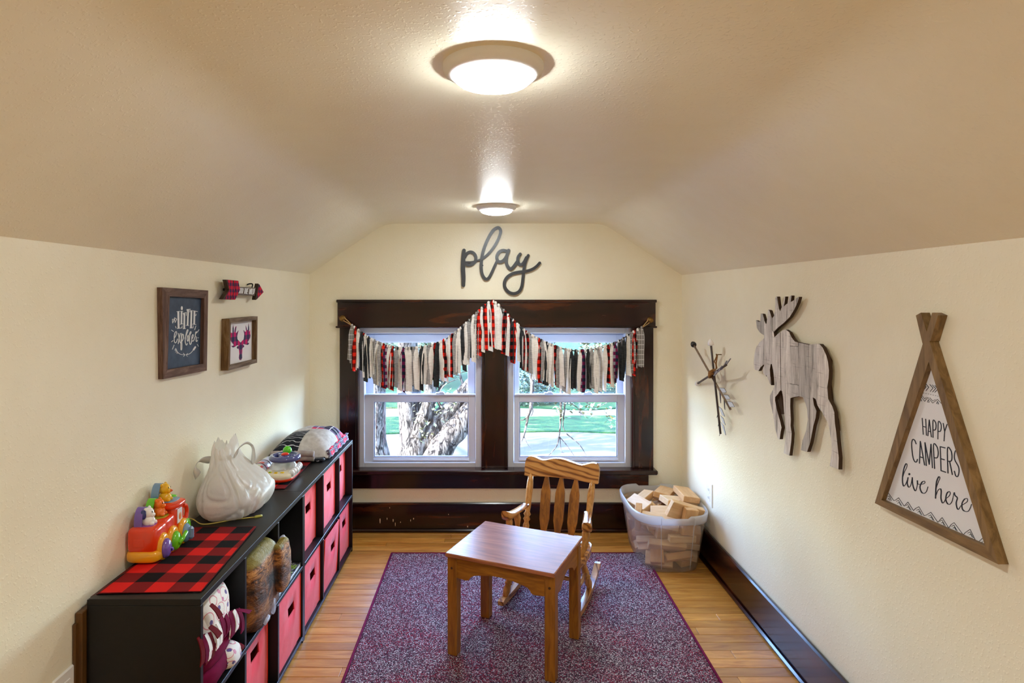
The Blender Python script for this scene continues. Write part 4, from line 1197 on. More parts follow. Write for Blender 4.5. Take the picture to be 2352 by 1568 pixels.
# ------------------------------------------------------------------ steering wheel toy
SW = Vector((-0.925, 2.705, TZ))
sw = thing('steering_wheel_toy', 'baby steering wheel toy with slate blue wheel, green dome and yellow buttons', 'toy', SW)
G_cream, G_deep = gloss('cream toy plastic', (236, 226, 196)), gloss('slate violet toy plastic', (78, 84, 140))
G_clear = seethrough('clear toy dome', (240, 240, 244), 0.42, 0.08, 0.12, 0.4)
se(MB(), (0, 0, 0.014), (0.070, 0.096, 0.014), 0.55, 32).build('red_base', G_red, sw)
se(MB(), (0, 0, 0.026), (0.072, 0.098, 0.020), 0.6, 32, 16).build('cream_body', G_cream, sw)
MB().lathe([(0.062, 0.036), (0.060, 0.046), (0.050, 0.062), (0.034, 0.074), (0.024, 0.080)], 36, Matrix.Translation((0.006, 0.012, 0))).build('clear_dome', G_clear, sw)
m = MB()
for k in range(6): m.ell((0.066 - 0.002 * abs(k - 2), -0.055 + 0.024 * k, 0.036), (0.014, 0.012, 0.016), 14, 10)
m.build('scalloped_edge', gloss('white scallop', (234, 234, 236)), sw)
WZ = 0.088
m = MB(); R0 = 0.056
m.tube([(0.012 + R0 * math.cos(a), 0.012 + R0 * math.sin(a), WZ) for a in [2 * PI * i / 48 for i in range(48)]], 0.0125, 14, closed=True)
whl = m.build('wheel', G_deep, sw)
m = MB()
for a in (0.4, 2.5, 4.6): m.rod((0.012, 0.012, WZ), (0.012 + R0 * math.cos(a), 0.012 + R0 * math.sin(a), WZ), [(0.013, 0), (0.011, 1)], 12)
m.ell((0.012, 0.012, WZ + 0.002), (0.028, 0.028, 0.011), 24, 10)
m.build('spokes', G_deep, whl)
m = MB(); m.lathe([(0.014, 0.07), (0.014, WZ)], 16, Matrix.Translation((0.012, 0.012, 0))); m.build('column', G_deep, sw)
MB().ell((0.012, 0.012, WZ + 0.013), (0.017, 0.017, 0.008), 24, 10).build('red_button', gloss('red button', (222, 44, 26)), whl)
MB().ell((0.004, 0.068, WZ + 0.014), (0.020, 0.020, 0.022), 24, 14).lathe([(0.012, 0.05), (0.013, 0.10)], 14, Matrix.Translation((0.004, 0.082, 0))).build('green_dome', gloss('bright green dome', (84, 204, 24)), sw)
for k in range(3):
    x = -0.024 + 0.026 * k
    bt = MB().box((x - 0.010, -0.083 + 0.004 * abs(k - 1), 0.036), (x + 0.010, -0.067 + 0.004 * abs(k - 1), 0.046), bev=0.005).build('yellow_button', gloss('yellow button', (230, 190, 40)), sw)
    if k == 0: MB().ell((x, -0.074, 0.046), (0.005, 0.004, 0.002), 10, 6).build('green_mark', G_grn, bt)
# roller toy lying behind it, against the wall
RC = Vector((-1.015, 2.72, TZ))
ro = thing('roller_toy', 'striped toy roller drum with a cream end and navy handle by the wall', 'toy', RC)
T = Matrix.Translation((0, 0, 0.036)) @ Matrix.Rotation(-PI / 2, 4, 'X')
def rollmat():
    t = NT('patchwork printed drum')
    v = t.coord()
    vo = t.n('ShaderNodeTexVoronoi', {'Vector': v, 'Scale': 46.0, 'Randomness': 0.3}, feature='F1', distance='CHEBYCHEV')
    r = t.sep(vo.outputs['Color'])[0]
    t.set(color=t.ramp(r, [(0, (196, 190, 206)), (0.35, (168, 168, 196)), (0.6, (206, 214, 190)), (0.72, (214, 196, 206)), (0.85, (196, 70, 70)), (0.93, (140, 176, 110))], 'CONSTANT'), rough=0.3)
    return t.mat
MB().lathe([(0.0315, -0.086), (0.0335, -0.082), (0.0335, 0.082), (0.0315, 0.086)], 32, T).build('drum', rollmat(), ro)
m = MB()
for zz in (-0.035, 0.02): m.lathe([(0.0335, zz - 0.003), (0.0349, zz - 0.002), (0.0349, zz + 0.002), (0.0335, zz + 0.003)], 32, T, 0, False)
m.build('dark_bands', gloss('dark plum band', (74, 40, 70)), ro)
MB().lathe([(0.026, -0.094), (0.0355, -0.092), (0.0355, -0.080), (0.033, -0.078)], 32, T).build('red_ring', gloss('red ring', (206, 44, 26)), ro)
MB().lathe([(0.026, -0.088), (0.025, -0.098), (0.001, -0.101)], 28, T).build('cream_end', G_cream, ro)
MB().box((0.008, -0.116, 0.004), (0.036, -0.090, 0.040), bev=0.010).build('navy_handle', gloss('navy handle', (44, 62, 104)), ro)
MB().box((0.018, -0.095, 0.001), (0.030, 0.10, 0.005), bev=0.001).build('stand', M_dark, ro)

# ------------------------------------------------------------------ folded quilt
qt = thing('folded_quilt', 'folded patchwork quilt of grey cord, black print and red plaid by the window', 'quilt', (-0.95, 3.19, ZS_), 0, None, True)
M_gcord = cloth('pale grey corduroy', (176, 170, 168), (206, 202, 200), 40)
def darkprint():
    t = NT('charcoal print with thin white lines')
    v = t.coord()
    wv = t.n('ShaderNodeTexWave', {'Vector': v, 'Scale': 11.0, 'Distortion': 4.0, 'Detail': 2.0, 'Detail Scale': 2.0}, wave_type='BANDS', bands_direction='Y')
    t.set(color=t.ramp(wv.outputs['Fac'], [(0.0, (196, 198, 204)), (0.05, (190, 192, 200)), (0.09, (26, 28, 34)), (1, (40, 42, 50))]), rough=0.85, spec=0.1)
    t.bump(t.noise(v, 40.0, 3.0), 0.6, 0.006)
    return t.mat
def tartan():
    t = NT('pink red and navy tartan')
    v = t.coord(); x = t.sep(v)
    def band(i, size, lo, hi):
        q = t.math('FLOORED_MODULO', t.math('DIVIDE', x[i], size), 1.0)
        return t.math('MULTIPLY', t.math('GREATER_THAN', q, lo), t.math('LESS_THAN', q, hi))
    s = t.math('MULTIPLY', t.math('ADD', band(0, 0.13, 0.5, 1.0), band(1, 0.13, 0.5, 1.0)), 0.5)
    c = t.ramp(s, [(0, (216, 62, 92)), (0.25, (112, 96, 122)), (0.75, (34, 32, 54))], 'CONSTANT')
    ln = t.math('MAXIMUM', band(0, 0.065, 0.46, 0.53), band(1, 0.065, 0.46, 0.53))
    c = t.mix(t.math('MULTIPLY', ln, 0.8), c, lin((222, 218, 226)))
    t.set(color=c, rough=0.85, spec=0.1)
    t.bump(t.noise(v, 60.0, 3.0), 0.4, 0.004)
    return t.mat
M_dprint, M_tart = darkprint(), tartan()
QX0, QX1, QY0, QY1 = -1.088, -0.802, 2.955, 3.425
def qsurf(u, v):
    x = QX0 + (QX1 - QX0) * u
    yf = QY0 + 0.06 * u
    y = yf + (QY1 - yf) * v
    e = (1 - abs(2 * u - 1) ** 3.2) ** 0.6 if 0 < u < 1 else 0
    g = (1 - abs(2 * v - 1) ** 3.0) ** 0.55 if 0 < v < 1 else 0
    w_ = noise.noise((x * 16, y * 9, 1.0)) * 0.008 + abs(noise.noise((x * 30, y * 20, 5.0))) * 0.006
    z = ZS_ + 0.014 + (0.086 + 0.026 * v * u) * e * g + w_ * e * g
    return (x, y, z)
for u0, u1, v0, v1, mt in ((0, 0.5, 0, 0.5, M_dprint), (0.5, 1, 0, 0.55, M_gcord), (0, 0.5, 0.5, 1, M_gcord), (0.5, 1, 0.55, 1, M_tart)):
    dz = 0.006 if (u0 == 0.5 and v0 == 0) else 0.0
    def f(a, b):
        p = qsurf(u0 + (u1 - u0) * a, v0 + (v1 - v0) * b)
        return (p[0], p[1], p[2] + dz * math.sin(PI * a) ** 0.3 * math.sin(PI * b) ** 0.3 if dz else p[2])
    MB().grid(18, 18, f, 0, True, (0, 0, -0.006)).build('patch', mt, qt)
MB().box((QX0 + 0.004, QY0 + 0.012, ZS_ + 0.0008), (QX1 - 0.008, QY1 - 0.004, ZS_ + 0.016), bev=0.006).build('under_layer', M_dprint, qt)
m = MB()
for k in range(3):
    zz = ZS_ + 0.012 + 0.012 * k
    m.tube(cr([(QX1 + 0.002 - 0.003 * k, 3.03 + (QY1 - 3.03) * i / 14, zz + 0.003 * math.sin(i * 2.1 + k)) for i in range(15)], 3), 0.0075, 8)
m.build('plaid_hem', M_tart, qt)
m = MB()
m.tube(cr([(QX1 + 0.004, 3.02 + (QY1 - 3.02) * i / 16, ZS_ + 0.036 + 0.003 * math.sin(i * 1.7)) for i in range(17)], 3), 0.004, 8)
m.tube(cr([(QX1 + 0.006, 3.02 + (QY1 - 3.02) * i / 16, ZS_ + 0.008 + 0.004 * math.sin(i * 1.9)) for i in range(17)], 3), 0.004, 8)
m.build('edge_piping', cloth('grey piping', (120, 124, 140), (150, 154, 168)), qt)
m = MB()
for k in range(2):
    m.tube(cr([(-1.06 + 0.205 * i / 8, QY0 + 0.004 - 0.008 * k + 0.014 * i / 8, ZS_ + 0.020 + 0.024 * k + 0.002 * math.sin(i * 1.3)) for i in range(9)], 4), 0.0145, 12)
m.build('rolled_edge', cloth('taupe cord roll', (150, 138, 138), (178, 168, 166), 40), qt)
# ================================================================== lettering helpers
CAPS = {'I': [[(.5, 0), (.5, 1)]], 'N': [[(.05, 0), (.05, 1), (.95, 0), (.95, 1)]], 'T': [[(.5, 0), (.5, 1)], [(0, 1), (1, 1)]], 'O': [[(.5, 1), (.15, .85), (.05, .5), (.15, .15), (.5, 0), (.85, .15), (.95, .5), (.85, .85), (.5, 1)]],
        'H': [[(.05, 0), (.05, 1)], [(.95, 0), (.95, 1)], [(.05, .5), (.95, .5)]], 'E': [[(.95, 1), (.05, 1), (.05, 0), (.95, 0)], [(.05, .5), (.75, .5)]], 'W': [[(0, 1), (.25, 0), (.5, .8), (.75, 0), (1, 1)]], 'L': [[(.1, 1), (.1, 0), (.95, 0)]],
        'D': [[(.05, 0), (.05, 1), (.6, .95), (.95, .65), (.95, .35), (.6, .05), (.05, 0)]], 'A': [[(0, 0), (.5, 1), (1, 0)], [(.18, .3), (.82, .3)]], 'P': [[(.1, 0), (.1, 1), (.7, .97), (.92, .78), (.85, .58), (.6, .48), (.1, .46)]],
        'Y': [[(0, 1), (.5, .55)], [(1, 1), (.5, .55), (.5, 0)]], 'C': [[(.95, .84), (.75, .98), (.4, 1), (.12, .82), (.05, .5), (.12, .16), (.4, 0), (.75, .02), (.95, .14)]], 'M': [[(.02, 0), (.05, 1), (.5, .1), (.95, 1), (.98, 0)]],
        'R': [[(.1, 0), (.1, 1), (.7, .97), (.92, .78), (.8, .55), (.1, .48)], [(.45, .5), (.95, 0)]], 'S': [[(.92, .85), (.7, 1), (.3, 1), (.08, .82), (.15, .62), (.82, .4), (.94, .2), (.7, 0), (.3, 0), (.05, .16)]]}
def word(mb, txt, q, wd, fa, fb, gap=0.35, sp=0.5):
    """q = four 2D corners TL, TR, BL, BR of the word's box."""
    TL, TR, BL, BR = [Vector(p) for p in q]
    tot = sum((sp if c == ' ' else (0.45 if c == 'I' else 1.25 if c in 'MW' else 1.0)) for c in txt) + gap * (len(txt) - 1)
    x = 0.0
    for c in txt:
        w_ = sp if c == ' ' else (0.45 if c == 'I' else 1.25 if c in 'MW' else 1.0)
        if c != ' ':
            for st_ in CAPS[c]:
                pts = []
                for a, b in st_:
                    u = (x + a * w_) / tot
                    pts.append(TL.lerp(TR, u) * b + BL.lerp(BR, u) * (1 - b))
                P = cr(pts, 4) if c in 'OCDPRS' else pts
                if c in 'CDOPRS': mb.stroke(P, wd, fa, fb, 0, 6)
                else:
                    for i in range(len(pts) - 1): mb.stroke(pts[i:i + 2], wd, fa, fb, 0, 6)
        x += w_ + gap
def planeL(sc, ox, oy, x, d):                       # traced outline -> the plane X = x; second map sits d in front (room side)
    def base(u, v): return onx(ox + u / sc, oy + v / sc, x)
    s = 1 if x < 0 else -1
    return (lambda u, v: base(u, v) + Vector((s * d, 0, 0))), base
def planeB(sc, ox, oy, y, d):
    def base(u, v): return at(ox + u / sc, oy + v / sc, y)
    return (lambda u, v: base(u, v) + Vector((0, -d, 0))), base

# ================================================================== "play" word sign
play = thing('word_sign', 'black cursive word sign reading play above the window', 'sign', at(1150, 600, YB), 0, None, True)
fa, fb = planeB(6.27, 1030, 450, YB - 0.005, 0.012)
M_blackm = plain('satin black painted wood', (44, 45, 48), 0.35)
m = MB()
def pen(pts, w0, n=8, taper=1.0):
    P = cr(pts, n)
    N = len(P)
    m.stroke(P, [w0 * (taper + (1 - taper) * math.sin(PI * i / (N - 1))) for i in range(N)], fa, fb, 0, 14)
pen([(225, 785), (215, 900), (212, 1050), (218, 1180), (216, 1285)], 62, taper=0.82)
pen([(236, 885), (268, 830), (320, 808), (370, 830), (396, 885), (385, 945), (340, 985), (290, 995), (246, 972)], 44)
pen([(240, 955), (330, 952), (400, 938), (465, 915)], 26)
pen([(505, 895), (570, 840), (650, 745), (720, 620), (752, 520), (735, 470), (700, 462), (640, 505), (570, 620), (510, 770), (478, 920), (474, 1050), (492, 1140), (535, 1195), (580, 1180), (625, 1100), (665, 1010), (705, 925)], 46, taper=0.8)
pen([(848, 800), (790, 786), (735, 805), (700, 860), (702, 920), (735, 950), (785, 935), (830, 880), (862, 795)], 46)
pen([(866, 785), (842, 860), (832, 940), (845, 1000), (885, 1050), (925, 1032), (965, 980), (990, 945)], 46)
pen([(1032, 838), (1003, 880), (998, 940), (1020, 985), (1060, 985), (1095, 940), (1120, 890)], 44)
pen([(1148, 856), (1105, 960), (1085, 1060), (1072, 1180), (1055, 1300), (1015, 1375), (945, 1405), (870, 1385), (815, 1320), (806, 1245), (845, 1170), (920, 1120), (1010, 1098), (1110, 1086), (1200, 1058), (1265, 1015), (1312, 965)], 46, taper=0.86)
m.build('letters', M_blackm, play)
m = MB()
for u, v in ((215, 850), (490, 1000), (1080, 1080)):
    p = at(1030 + u / 6.27, 450 + v / 6.27, YB)
    m.rod(p, p + Vector((0, -0.008, 0)), [(0.006, 0), (0.006, 1)], 10)
m.build('standoff', M_blackm, play)

# ================================================================== chalkboard sign "LITTLE explorer"
def weathered(name, a, b, c, axis):
    t = NT(name)
    s = {'Y': (12, 1.2, 12), 'Z': (12, 12, 1.2)}[axis]
    v = t.coord(s)
    n1 = t.noise(v, 6.0, 6.0, 0.7, 0.6)
    n2 = t.noise(t.coord((1, 1, 1)), 38.0, 4.0, 0.7)
    col = t.ramp(n1, [(0.28, a), (0.5, b), (0.74, c)])
    col = t.mix(t.ramp(n2, [(0.62, (0, 0, 0, 1)), (0.72, (0.7, 0.7, 0.7, 1))]), col, lin(a))
    t.set(color=col, rough=0.7)
    t.bump(n1, 0.4, 0.002)
    return t.mat
M_frY = weathered('weathered brown frame', (52, 34, 26), (98, 72, 60), (142, 116, 102), 'Y')
M_frZ = weathered('weathered brown frame upright', (52, 34, 26), (92, 64, 50), (136, 108, 92), 'Z')
def framed(t, O, I, xf, xb, mh, mv):
    """four bars from pixel corners TL, TR, BR, BL on the front plane xf, back at xb."""
    o = [onx(a, b, xf) for a, b in O]
    i = [onx(a, b, xf) for a, b in I]
    P = lambda q: (q.y, q.z)
    f1 = lambda y, z: (xf, y, z)
    f2 = lambda y, z: (xb, y, z)
    cut = lambda q, z0, z1, s: None
    for nm, poly, mt in (('top_bar', [P(o[0]), P(o[1]), P(i[1]), P(i[0])], mh), ('bottom_bar', [P(o[3]), P(i[3]), P(i[2]), P(o[2])], mh), ('side_bar', [P(o[0]), P(i[0]), P(i[3]), P(o[3])], mv), ('side_bar', [P(o[1]), P(o[2]), P(i[2]), P(i[1])], mv)):
        MB().prism(poly, f1, f2).build(nm, mt, t)
    return o, i
S5 = 5.807
le = thing('chalkboard_sign', 'framed blue grey chalkboard sign reading Little explorer', 'sign', onx(425, 765, XL), 0, None, True)
XFc = -1.082
o, i = framed(le, [(372.7, 659.6), (478.3, 666.8), (475.2, 850.8), (375.3, 870.6)], [(389.9, 680.3), (469.7, 684.6), (467.1, 835.3), (385.1, 849.0)], XFc, XL + 0.0006, M_frY, M_frZ)
XP = -1.0950
def chalk():
    t = NT('dusty blue chalkboard')
    v = t.coord()
    a = t.noise(v, 26.0, 4.0, 0.6)
    t.set(color=t.ramp(a, [(0.3, (46, 62, 84)), (0.7, (66, 84, 108))]), rough=0.45, spec=0.4)
    return t.mat
y0_, y1_ = min(i[0].y, i[3].y) - 0.004, max(i[1].y, i[2].y) + 0.006
MB().box((XL + 0.001, y0_, min(i[2].z, i[3].z) - 0.006), (XP, y1_, max(i[0].z, i[1].z) + 0.006)).build('board', chalk(), le)
M_chalk = plain('white chalk paint', (232, 234, 236), 0.8)
fa, fb = planeL(8.25, 380, 660, XP - 0.0002, 0.0009)
m = MB()
def L(pts, wd, n=0):
    m.stroke(cr(pts, n) if n else pts, wd, fa, fb, 0, 0 if wd > 20 else 8)
for st_, wd in (([(240, 455), (246, 775)], 34), ([(210, 458), (265, 450)], 9), ([(220, 778), (310, 765)], 11), ([(308, 765), (310, 725)], 9), ([(302, 455), (298, 695)], 28), ([(276, 698), (326, 690)], 9), ([(282, 451), (326, 450)], 9), ([(356, 490), (352, 780)], 30), ([(330, 486), (398, 476)], 10), ([(333, 486), (340, 520)], 7), ([(397, 478), (392, 532)], 7), ([(330, 782), (375, 779)], 10), ([(428, 420), (415, 720)], 28), ([(400, 416), (466, 411)], 10), ([(402, 415), (404, 450)], 7), ([(464, 411), (458, 468)], 7), ([(388, 717), (438, 722)], 9), ([(490, 440), (480, 765)], 30), ([(466, 441), (506, 436)], 9), ([(462, 768), (520, 765)], 10), ([(520, 765), (522, 720)], 8), ([(546, 450), (540, 695)], 28), ([(525, 441), (600, 456)], 11), ([(553, 530), (578, 518)], 9), ([(578, 500), (572, 538)], 7), ([(508, 695), (575, 702)], 9)):
    L(st_, wd)
m.prism([(307 + 18 * math.cos(a), 392 + 38 * math.sin(a)) for a in [2 * PI * k / 16 for k in range(16)]], fa, fb)
for tri in ([(128, 600), (166, 600), (132, 675), (128, 600)], [(168, 572), (210, 600), (178, 665), (168, 572)]):
    for k in range(3): L(tri[k:k + 2], 9)
for r in ([(185, 735), (198, 768)], [(575, 730), (550, 800)], [(110, 805), (150, 835)], [(632, 800), (600, 848)], [(605, 953), (625, 953)], [(110, 1030), (140, 1005)], [(160, 1090), (128, 1170)], [(600, 1075), (622, 1115)]): L(r, 9)
for st_ in ([(160, 925), (170, 950), (195, 905), (208, 855), (198, 834), (175, 862), (162, 930), (164, 1010), (180, 1052), (205, 1030), (225, 975)], [(238, 868), (250, 930), (262, 1010), (278, 1050)], [(276, 868), (256, 960), (236, 1065)],
            [(302, 868), (296, 960), (288, 1080), (290, 1175), (303, 1172), (308, 1080), (301, 970), (314, 895), (334, 890), (336, 950), (318, 1008), (300, 1016)], [(365, 965), (398, 885), (424, 818), (417, 797), (398, 832), (378, 930), (370, 1020), (384, 1083), (400, 1088), (409, 1058)],
            [(428, 905), (412, 930), (407, 975), (414, 1015), (427, 1012), (435, 965), (431, 918), (423, 902)], [(450, 890), (464, 846), (480, 836), (478, 866), (461, 890), (453, 960), (452, 1035), (464, 1080), (481, 1060), (496, 1000)], [(500, 975), (524, 922), (520, 892), (501, 912), (495, 980), (510, 1018), (534, 1000), (552, 940)], [(565, 862), (580, 836), (588, 852), (566, 880), (562, 925), (580, 940), (576, 1008), (590, 1024), (602, 1000)]):
    L(st_, 12, 5)
for st_ in ([(188, 1165), (235, 1232), (290, 1268), (362, 1275)], [(570, 1115), (520, 1190), (460, 1252), (388, 1276)]): L(st_, 8, 5)
for st_ in ([(335, 1245), (365, 1275)], [(365, 1275), (340, 1306)], [(415, 1250), (388, 1276)], [(388, 1276), (410, 1306)], [(208, 1172), (186, 1152)], [(216, 1195), (172, 1168)], [(224, 1214), (174, 1190)], [(232, 1232), (188, 1222)], [(240, 1240), (210, 1250)]): L(st_, 7)
L([(566, 1122), (524, 1186)], 30)
m.build('chalk_lettering', M_chalk, le)

# ================================================================== antler print
ap = thing('framed_print', 'small box framed plaid moose antler print on the wall under the arrow sign', 'picture', onx(557, 790, XL), 0, None, True)
M_g2Y = weathered('grey brown box frame', (60, 46, 32), (112, 92, 72), (150, 134, 116), 'Y')
M_g2Z = weathered('brown box frame side', (66, 42, 16), (104, 74, 34), (146, 122, 92), 'Z')
o, i = framed(ap, [(526.8, 732), (591.8, 726), (590.6, 832.7), (524.3, 850.8)], [(530.3, 741.5), (588.6, 734.6), (588.1, 825.0), (528.6, 839.5)], -1.068, XL + 0.0006, M_g2Y, M_g2Z)
XQ = -1.088
MB().box((XL + 0.001, min(i[0].y, i[3].y) - 0.003, min(i[2].z, i[3].z) - 0.003), (XQ, max(i[1].y, i[2].y) + 0.003, max(i[0].z, i[1].z) + 0.003)).build('print_board', plain('white print board', (232, 230, 232), 0.7), ap)
fa, fb = planeL(13.06, 505, 730, XQ - 0.0002, 0.0008)
ant = [(622, 738), (660, 690), (712, 640), (724, 560), (728, 470), (704, 358), (752, 415), (785, 402), (768, 222), (800, 300), (815, 372), (838, 350), (852, 158), (872, 300), (872, 392), (888, 412), (905, 358), (905, 450), (916, 530), (900, 600), (850, 690), (828, 722), (848, 748), (876, 745), (860, 790), (820, 810), (770, 796), (700, 780), (692, 802), (726, 832), (720, 870), (690, 890), (672, 912), (668, 1000), (660, 1080), (664, 1200), (640, 1252), (605, 1264), (575, 1242), (567, 1180), (580, 1080), (572, 960), (560, 915), (530, 926), (504, 892), (514, 852), (560, 836), (550, 816), (500, 822), (440, 870), (390, 886), (346, 852), (350, 835), (400, 832), (410, 798), (352, 732), (326, 690), (312, 610), (316, 520), (330, 430), (362, 456), (376, 430), (378, 300), (396, 205), (410, 300), (410, 430), (424, 440), (440, 350), (468, 258), (494, 248), (482, 330), (470, 430), (485, 456), (556, 370), (532, 470), (515, 550), (524, 640), (570, 690)]
MB().prism(ant, fa, fb).build('antler_print', plaid('pink navy check', 0.040, [(206, 44, 110), (116, 58, 104), (50, 62, 86)], (1, 2), 0.8, False), ap)

# ================================================================== arrow sign
ar = thing('arrow_sign', 'wooden arrow sign with plaid fletching and white lettering on the wall', 'sign', onx(550, 665, XL), 0, None, True)
fa, fb = planeL(19.6, 490, 630, -1.078, 0.012)
M_dkw = weathered('dark stained edge wood', (28, 20, 12), (52, 36, 22), (84, 62, 42), 'Y')
M_shaft = weathered('grey weathered shaft', (68, 58, 52), (104, 92, 84), (136, 124, 112), 'Y')
MB().prism([(962, 552), (1800, 602), (1740, 962), (930, 925)], fa, fb).build('shaft', M_shaft, ar)
fa2 = lambda u, v: fb(u, v) + Vector((0.018, 0, 0))
fb2 = lambda u, v: fb(u, v) + Vector((0.002, 0, 0))
MB().prism([(385, 235), (930, 285), (1010, 700), (785, 1140), (220, 1115), (500, 700)], fa2, fb2).build('fletching_back', M_dkw, ar)
MB().prism([(1850, 410), (2090, 795), (1745, 1150), (1712, 1130)], fa2, fb2).build('head_back', M_dkw, ar)
fa3 = lambda u, v: fb(u, v) + Vector((0.0192, 0, 0))
M_pk = plaid('red navy sign check', 0.026, [(214, 20, 44), (150, 14, 70), (54, 34, 72)], (1, 2), 0.6, False)
MB().prism([(432, 242), (670, 268), (768, 700), (545, 1117), (305, 1112), (522, 690)], fa3, fb2).build('chevron', M_pk, ar)
MB().prism([(722, 275), (922, 293), (1003, 700), (780, 1133), (572, 1125), (792, 700)], fa3, fb2).build('chevron', M_pk, ar)
MB().prism([(1885, 445), (2078, 795), (1772, 1118), (1790, 1060)], fa3, fb2).build('arrow_head', M_pk, ar)
m = MB()
word(m, 'INTO THE WILD', [(1018, 612), (1745, 658), (975, 842), (1690, 895)], 22, lambda u, v: fa(u, v) + Vector((0.0008, 0, 0)), fa, 0.3, 0.7)
m.build('lettering', M_chalk, ar)
m = MB()
for u, v in ((700, 680), (1500, 760)):
    q = fb(u, v); m.rod(q, (XL - 0.001, q.y, q.z), [(0.006, 0), (0.006, 1)], 10)
q = fb(1700, 560); m.tube(cr([q + Vector((0.004, 0, -0.004)), q + Vector((0.004, 0.006, 0.012)), q + Vector((-0.010, 0.010, 0.014)), Vector((XL, q.y + 0.010, q.z + 0.010))], 5), 0.003, 8)
m.build('hanger_peg', M_dark, ar)

# ================================================================== crossed arrows bundle
ca = thing('crossed_arrows', 'bundle of three crossed decorative arrows tied with twine on the wall', 'wall decor', onx(1634, 860, XR), 0, None, True)
M_gst = wood('grey brown arrow shaft', (92, 74, 58), (146, 122, 100), 'Z', 8.0, 0.6, 8.0)
M_gst2 = wood('dark grey arrow shaft', (52, 42, 42), (92, 78, 74), 'Z', 8.0, 0.6, 8.0)
def shaft(p0, p1, mt, nm): return MB().tube([p0.lerp(p1, t) for t in (0, .25, .5, .75, 1)], 0.0052, 10).build(nm, mt, ca)
A0_, A1_ = onx(1594, 793, 1.100), onx(1678, 940, 1.142)
B0_, B1_ = onx(1633, 792, 1.105), onx(1655, 996, 1.142)
C0_, C1_ = onx(1603, 880, 1.158), onx(1668, 838, 1.086)
shaft(A0_, A1_, M_gst, 'arrow_shaft'); shaft(B0_, B1_, M_gst2, 'arrow_shaft'); shaft(C0_, C1_, M_gst2, 'arrow_shaft')
bead = [(0.009, 0), (0.013, 0.06), (0.0155, 0.25), (0.014, 0.55), (0.008, 0.85), (0.002, 1)]
def tip(p, d, nm, c_): MB().rod(p - d * 0.004, p + d * 0.030, bead, 16).build(nm, plain(nm + ' paint', c_, 0.3), ca)
tip(A0_, (A0_ - A1_).normalized(), 'black_tip', (22, 22, 26))
tip(B0_, (B0_ - B1_).normalized(), 'white_tip', (238, 236, 236))
tip(C0_, (C0_ - C1_).normalized(), 'white_tip', (236, 234, 232))
M_vane = plain('pale grey vane', (206, 212, 222), 0.6)
M_vdk = plain('dark vane edge', (52, 48, 56), 0.6)
def quadvane(pts, x, mt=M_vane):
    P = [onx(1570 + u / 6.27, 760 + v / 6.27, x) for u, v in pts]
    n_ = len(P)
    v1 = [tuple(p) for p in P]; v2 = [tuple(p + Vector((0.002, 0, 0))) for p in P]
    m = MB().add(v1 + v2, [tuple(range(n_)), tuple(range(2 * n_ - 1, n_ - 1, -1))] + [(k, (k + 1) % n_, n_ + (k + 1) % n_, n_ + k) for k in range(n_)])
    vn = m.build('vane', mt, ca)
    MB().tube([p + Vector((0.001, 0, 0)) for p in P], 0.0012, 5, closed=True).build('vane_edge', M_vdk, vn)
for q in ([(512, 818), (585, 826), (616, 880), (560, 885)], [(575, 920), (640, 926), (670, 975), (612, 984)], [(630, 1018), (695, 1024), (732, 1090), (667, 1096)]): quadvane(q, 1.130)
for q in ([(510, 840), (530, 850), (534, 1040), (526, 990)], [(575, 960), (590, 980), (594, 1135), (586, 1110)]): quadvane(q, 1.150, M_vdk)
for q in ([(500, 1080), (548, 1122), (592, 1232), (552, 1206)], [(530, 1216), (572, 1260), (600, 1355), (562, 1318)], [(532, 1308), (576, 1360), (606, 1500), (590, 1470)]): quadvane(q, 1.136)
for q in ([(498, 1190), (492, 1215), (476, 1245), (484, 1215)], [(515, 1280), (505, 1330), (496, 1370), (506, 1320)], [(540, 1440), (520, 1480), (512, 1510), (530, 1462)]): quadvane(q, 1.150, M_vdk)
for q in ([(430, 640), (470, 570), (492, 590), (440, 650)], [(480, 600), (545, 500), (560, 505), (500, 590)], [(540, 560), (610, 430), (628, 428), (560, 545)], [(590, 500), (672, 392), (678, 398), (606, 500)]): quadvane(q, 1.092, plain('grey feather vane', (142, 136, 138), 0.6))
M_tw = plain('brown twine', (140, 96, 44), 0.8)
cc = onx(1635, 858, 1.112)
m = MB()
for k in range(6):
    m.tube([cc + Vector((0.020 * math.cos(a), (0.033 + 0.002 * (k % 2)) * math.cos(a + 0.9) * 0.9, 0.013 * math.sin(a) - 0.010 + 0.0042 * k)) for a in [2 * PI * j / 22 for j in range(22)]], 0.0038, 7, closed=True)
m.build('twine_wrap', M_tw, ca)
pts = [onx(1570 + u / 6.27, 760 + v / 6.27, 1.150) for u, v in ((465, 545), (462, 470), (445, 440), (462, 400), (485, 350), (478, 410), (470, 470), (480, 540))]
MB().tube(cr([cc + Vector((0.004, 0, 0))] + pts, 5), 0.0034, 7).build('hanging_loop', M_tw, ca)
p = pts[4]
MB().rod((XR + 0.001, p.y, p.z + 0.004), (p.x - 0.006, p.y, p.z + 0.004), [(0.0025, 0), (0.0025, 0.92), (0.005, 0.94), (0.005, 1)], 8).build('nail', M_brass, ca)
